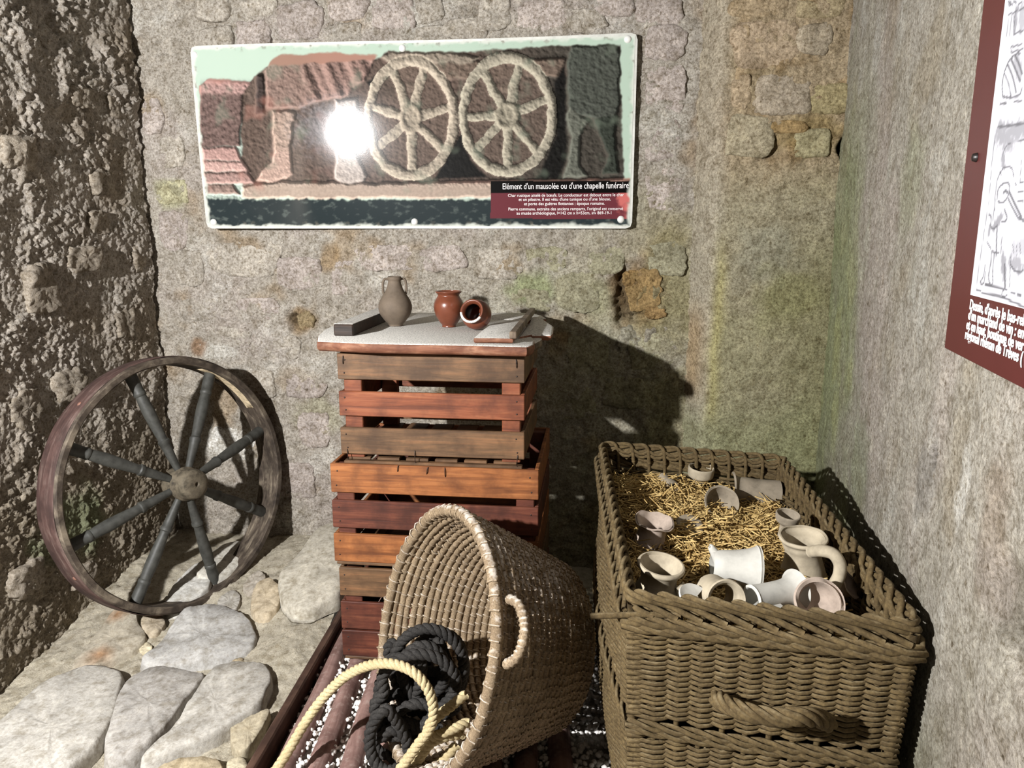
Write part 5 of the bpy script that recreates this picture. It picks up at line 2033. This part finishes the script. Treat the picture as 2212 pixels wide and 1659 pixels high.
def make_straw():
    r = np.random.default_rng(41)
    V, F, k = [], [], 0
    for i in range(5200):
        u, v = r.uniform(0.05, 0.95), r.uniform(0.035, 0.965)
        p = bilin(u, v)
        ln = r.uniform(0.02, 0.10) * (1.0 if r.random() < 0.85 else 1.3)
        a = r.uniform(0, math.pi)
        el = r.normal(0, 0.30)
        z = straw_z(p[0], p[1]) + r.uniform(-0.016, 0.012)
        d = np.array([math.cos(a) * math.cos(el), math.sin(a) * math.cos(el), math.sin(el)])
        bend = r.normal(0, 0.05) * ln
        side = np.array([-math.sin(a), math.cos(a), 0])
        t = np.array([-0.5, 0, 0.5])
        P = np.array([p[0], p[1], z]) + t[:, None] * ln * d + (1 - (2 * t) ** 2)[:, None] * bend * side
        # keep inside the basket
        for q in (0, 2):
            w = P[q, :2]
            lim = 0.93
            rel_ = w - hc
            # clamp by quadrilateral half planes
            for e in range(4):
                A, Bq = corners[e], corners[(e + 1) % 4]
                dd = (Bq - A) / np.linalg.norm(Bq - A)
                nn = np.array([dd[1], -dd[0]])
                if np.dot(nn, (A + Bq) / 2 - hc) < 0:
                    nn = -nn
                ex_ = np.dot(w - A, nn) + 0.022
                if ex_ > 0:
                    P[q, :2] -= nn * ex_
                    w = P[q, :2]
        rad = r.uniform(0.0009, 0.0026) if r.random() < 0.5 else r.uniform(0.0007, 0.0013)
        vv, ff = tube_np(P, rad, 4)
        V.append(vv)
        F.append(ff + k)
        k += len(vv)
    return np.concatenate(V), np.concatenate(F)


sv, sf = make_straw()
st = obj('straw_bedding', mesh('straw_bedding', sv, sf, M['straw'], True))
tag(st, 'loose golden straw packed in the wicker hamper', 'straw', None, 'stuff')
# packed straw mass beneath the loose stalks
un, vn = 40, 70
Ug, Vg = np.meshgrid(np.linspace(0.04, 0.96, un), np.linspace(0.03, 0.97, vn), indexing='ij')
Pp = np.array([[bilin(u, v) for v in Vg[0]] for u in Ug[:, 0]])
Zs = straw_z(Pp[..., 0], Pp[..., 1]) - 0.014 + 0.006 * fbm(Pp[..., 0] * 40, Pp[..., 1] * 40, 3, 191)
pm = obj('packed_straw', mesh('packed_straw', np.dstack([Pp, Zs[..., None]]).reshape(-1, 3), grid_faces(un, vn), plain_mat('straw_bed', L3(104, 78, 42), 0.9, 0.1, 0.3, 90, 0.003), True), st)

# ---- pottery in the hamper -------------------------------------------------------------------------
def pot(name, px, py, z, d, prof, mat, label, t=0.005, segs=44, sector=None, jag=0.0, roll=0.0, scale=1.0, zc=0.0):
    """turned sherd; axis d, profile origin at zc along the axis put at pixel (px,py) on height z"""
    q = at_z(px, py, z)
    dv = Vector(d).normalized()
    rq = dv.to_track_quat('Z', 'Y')
    root = empty(name, (0, 0, 0), label=label, cat='pottery', group='broken pottery in the hamper')
    rm = rq.to_matrix() @ Matrix.Rotation(roll, 3, 'Z')
    root.rotation_euler = rm.to_euler()
    root.location = Vector(q) - rm @ Vector((0, 0, zc * scale))
    pr = shell([(r * scale, zz * scale) for r, zz in prof], t)
    mx = pr[:, 1].max()

    def jf(V, a):
        if jag:
            zz = V[..., 2]
            w = sstep(0.45 * mx, mx, zz)
            V[..., 2] = zz - w * jag * (0.5 + 0.6 * np.sin(a + px) + 0.25 * np.sin(a * 3 + px) + 0.15 * np.sin(a * 7 + py))[:, None]
        return V
    if sector:
        V, F = lathe(pr, segs, sector[0], sector[1], jf)
    else:
        V, F = lathe(pr, segs, jag=jf)
    obj('body', mesh('body', V, F, M[mat], math.radians(60)), root)
    root['rm'] = 0
    del root['rm']
    return root


def add_handle(root, pts, r, mat, flat=1.0):
    V, F = tube(catmull(pts, 7), r, 10)
    return obj('handle', mesh('handle', V, F, M[mat], True), root)


ZS = 0.51
pot('clay_pipe', 1356, 1012, 0.520, (-0.15, -1, 0.12), [(0.030, -0.06), (0.028, -0.03), (0.027, 0.0), (0.029, 0.012), (0.027, 0.016)], 'clay_grey', 'brown clay tube with a dark hole in the back left hamper corner', zc=0.016)
pot('bottle_neck', 1457, 1052, 0.522, (0.22, -1, 0.02), [(0.017, -0.075), (0.0135, -0.06), (0.012, -0.045), (0.014, -0.035), (0.0145, -0.01), (0.013, 0.0)], 'clay_grey', 'narrow broken clay bottle neck behind the tipped bowl', t=0.004)
c1 = pot('clay_cup', 1512, 1034, 0.520, (0.05, -0.12, 1), [(0.0005, -0.012), (0.018, -0.012), (0.019, -0.002), (0.030, 0.006), (0.0345, 0.012), (0.0355, 0.032), (0.033, 0.036)], 'clay_tan', 'shallow pale clay cup at the back of the hamper', t=0.004)
pot('jar_sherd', 1610, 1062, 0.515, (-1, 0.05, 0.10), [(0.040, -0.085), (0.0375, -0.03), (0.0385, 0.0), (0.039, 0.024), (0.046, 0.035), (0.050, 0.037)], 'clay_grey', 'grey curved jar sherd with a rolled lip in the back right of the hamper', sector=(math.radians(-65), math.radians(95)), roll=math.radians(0), segs=24)
pot('clay_bowl', 1556, 1088, 0.520, (0.10, -0.75, 0.62), [(0.0005, -0.040), (0.016, -0.039), (0.030, -0.025), (0.040, -0.002), (0.0445, 0.012), (0.043, 0.016)], 'clay_grey', 'chipped grey bowl tipped towards the viewer in the straw', jag=0.004)
pot('jar_neck', 1408, 1150, 0.535, (0.18, -0.05, 1), [(0.044, -0.055), (0.036, -0.03), (0.031, -0.004), (0.031, 0.012), (0.036, 0.024), (0.044, 0.032), (0.042, 0.034)], 'clay_pink', 'pinkish broken jar neck with a flared lip near the left rim', jag=0.010, roll=2.0)
pot('round_sherd', 1490, 1136, 0.525, (0.12, -0.45, 0.85), [(0.036, -0.02), (0.034, -0.006), (0.031, 0.004), (0.026, 0.006), (0.0005, 0.004)], 'clay_grey', 'upturned round clay sherd with a straw across it', t=0.005)
j1 = pot('handled_jar', 1428, 1222, 0.575, (0.10, -0.14, 1), [(0.034, -0.11), (0.046, -0.085), (0.044, -0.06), (0.036, -0.040), (0.034, -0.024), (0.039, -0.010), (0.045, -0.002), (0.044, 0.004), (0.040, 0.005)], 'clay_tan', 'cream jar with a thick ringed mouth and strap handle by the left rim', t=0.0055)
add_handle(j1, [(0.020, -0.034, -0.028), (0.026, -0.050, -0.040), (0.026, -0.056, -0.070), (0.022, -0.050, -0.105)], 0.010, 'clay_tan')
w1 = pot('funnel_sherd', 1606, 1228, 0.540, (1, -0.10, -0.06), [(0.028, -0.062), (0.032, -0.045), (0.0345, -0.02), (0.039, 0.005), (0.045, 0.022), (0.047, 0.024)], 'clay_white', 'white funnel-shaped neck sherd with an upright handle stub')
q_ = w1.rotation_euler.to_matrix().transposed()
def wl(root, x, y, z):
    return root.rotation_euler.to_matrix().transposed() @ (Vector((x, y, z)) - root.location)
pA = [tuple(wl(w1, *at_y(x, y, Y))) for x, y, Y in [(1570, 1240, 1.42), (1560, 1222, 1.43), (1548, 1200, 1.43), (1536, 1182, 1.43), (1534, 1180, 1.43)]]
V, F = tube(catmull(pA, 5), np.linspace(0.018, 0.003, len(catmull(pA, 5))), 9)
obj('handle_stub', mesh('handle_stub', V, F, M['clay_white'], True), w1)
w2 = pot('tube_sherd', 1668, 1284, 0.545, (-1, -0.42, 0.02), [(0.038, -0.055), (0.030, -0.046), (0.024, -0.030), (0.0225, 0.0), (0.0235, 0.04), (0.025, 0.046)], 'clay_white', 'white clay spout tube lying behind the front rim', t=0.006)
pot('ring_sherd', 1562, 1292, 0.540, (0.10, -1, 0.28), [(0.033, -0.06), (0.032, -0.02), (0.030, 0.0), (0.034, 0.010), (0.037, 0.014), (0.035, 0.018)], 'clay_tan', 'pale jar mouth with a dark hole just behind the front rim', t=0.0055)
jn = pot('jug_neck', 1735, 1178, 0.565, (-0.10, -0.10, 1), [(0.050, -0.085), (0.042, -0.05), (0.037, -0.030), (0.036, -0.012), (0.040, 0.0), (0.042, 0.010), (0.048, 0.018), (0.047, 0.024), (0.043, 0.024)], 'clay_tan', 'large cream jug neck with one looping handle by the right rim', t=0.006, jag=0.004)
pA = [tuple(wl(jn, *at_y(x, y, Y))) for x, y, Y in [(1752, 1192, 1.375), (1775, 1190, 1.345), (1800, 1197, 1.33), (1814, 1218, 1.322), (1813, 1242, 1.318), (1803, 1262, 1.318), (1797, 1272, 1.32)]]
V, F = tube(catmull(pA, 7), 0.0115, 10)
obj('handle', mesh('handle', V, F, M['clay_tan'], True), jn)
pot('goblet_neck', 1701, 1120, 0.585, (0.08, -0.18, 1), [(0.012, -0.045), (0.012, -0.022), (0.014, -0.014), (0.023, -0.006), (0.0255, 0.002), (0.0262, 0.010), (0.024, 0.012)], 'clay_grey', 'small grey cup-shaped bottle mouth standing behind the jug neck', t=0.0035)
bb_ = pot('broken_bowl', 1768, 1302, 0.545, (-0.15, -0.80, 0.62), [(0.0005, -0.045), (0.02, -0.040), (0.036, -0.022), (0.042, 0.0), (0.044, 0.010), (0.041, 0.014)], 'clay_pink', 'thick broken bowl at the right front of the hamper', t=0.008, jag=0.012, roll=1.0)
pot('foot_sherd', 1826, 1268, 0.535, (0.6, -0.3, 0.6), [(0.0005, -0.012), (0.014, -0.012), (0.020, 0.0), (0.028, 0.010), (0.027, 0.014)], 'clay_pink', 'small ribbed clay foot against the right hamper wall', t=0.004, jag=0.006)
pot('flat_sherd', 1500, 1295, 0.535, (0.3, -0.4, 1), [(0.0005, 0.0), (0.02, 0.001), (0.032, 0.004)], 'clay_white', 'small pale curved sherd beside the front rim', t=0.004, sector=(0.3, 3.0), segs=16)
pot('under_sherd', 1690, 1312, 0.530, (0.2, -0.5, 1), [(0.0005, 0.0), (0.022, 0.002), (0.036, 0.008)], 'clay_white', 'flat white sherd under the spout tube', t=0.004, sector=(2.0, 5.2), segs=16)
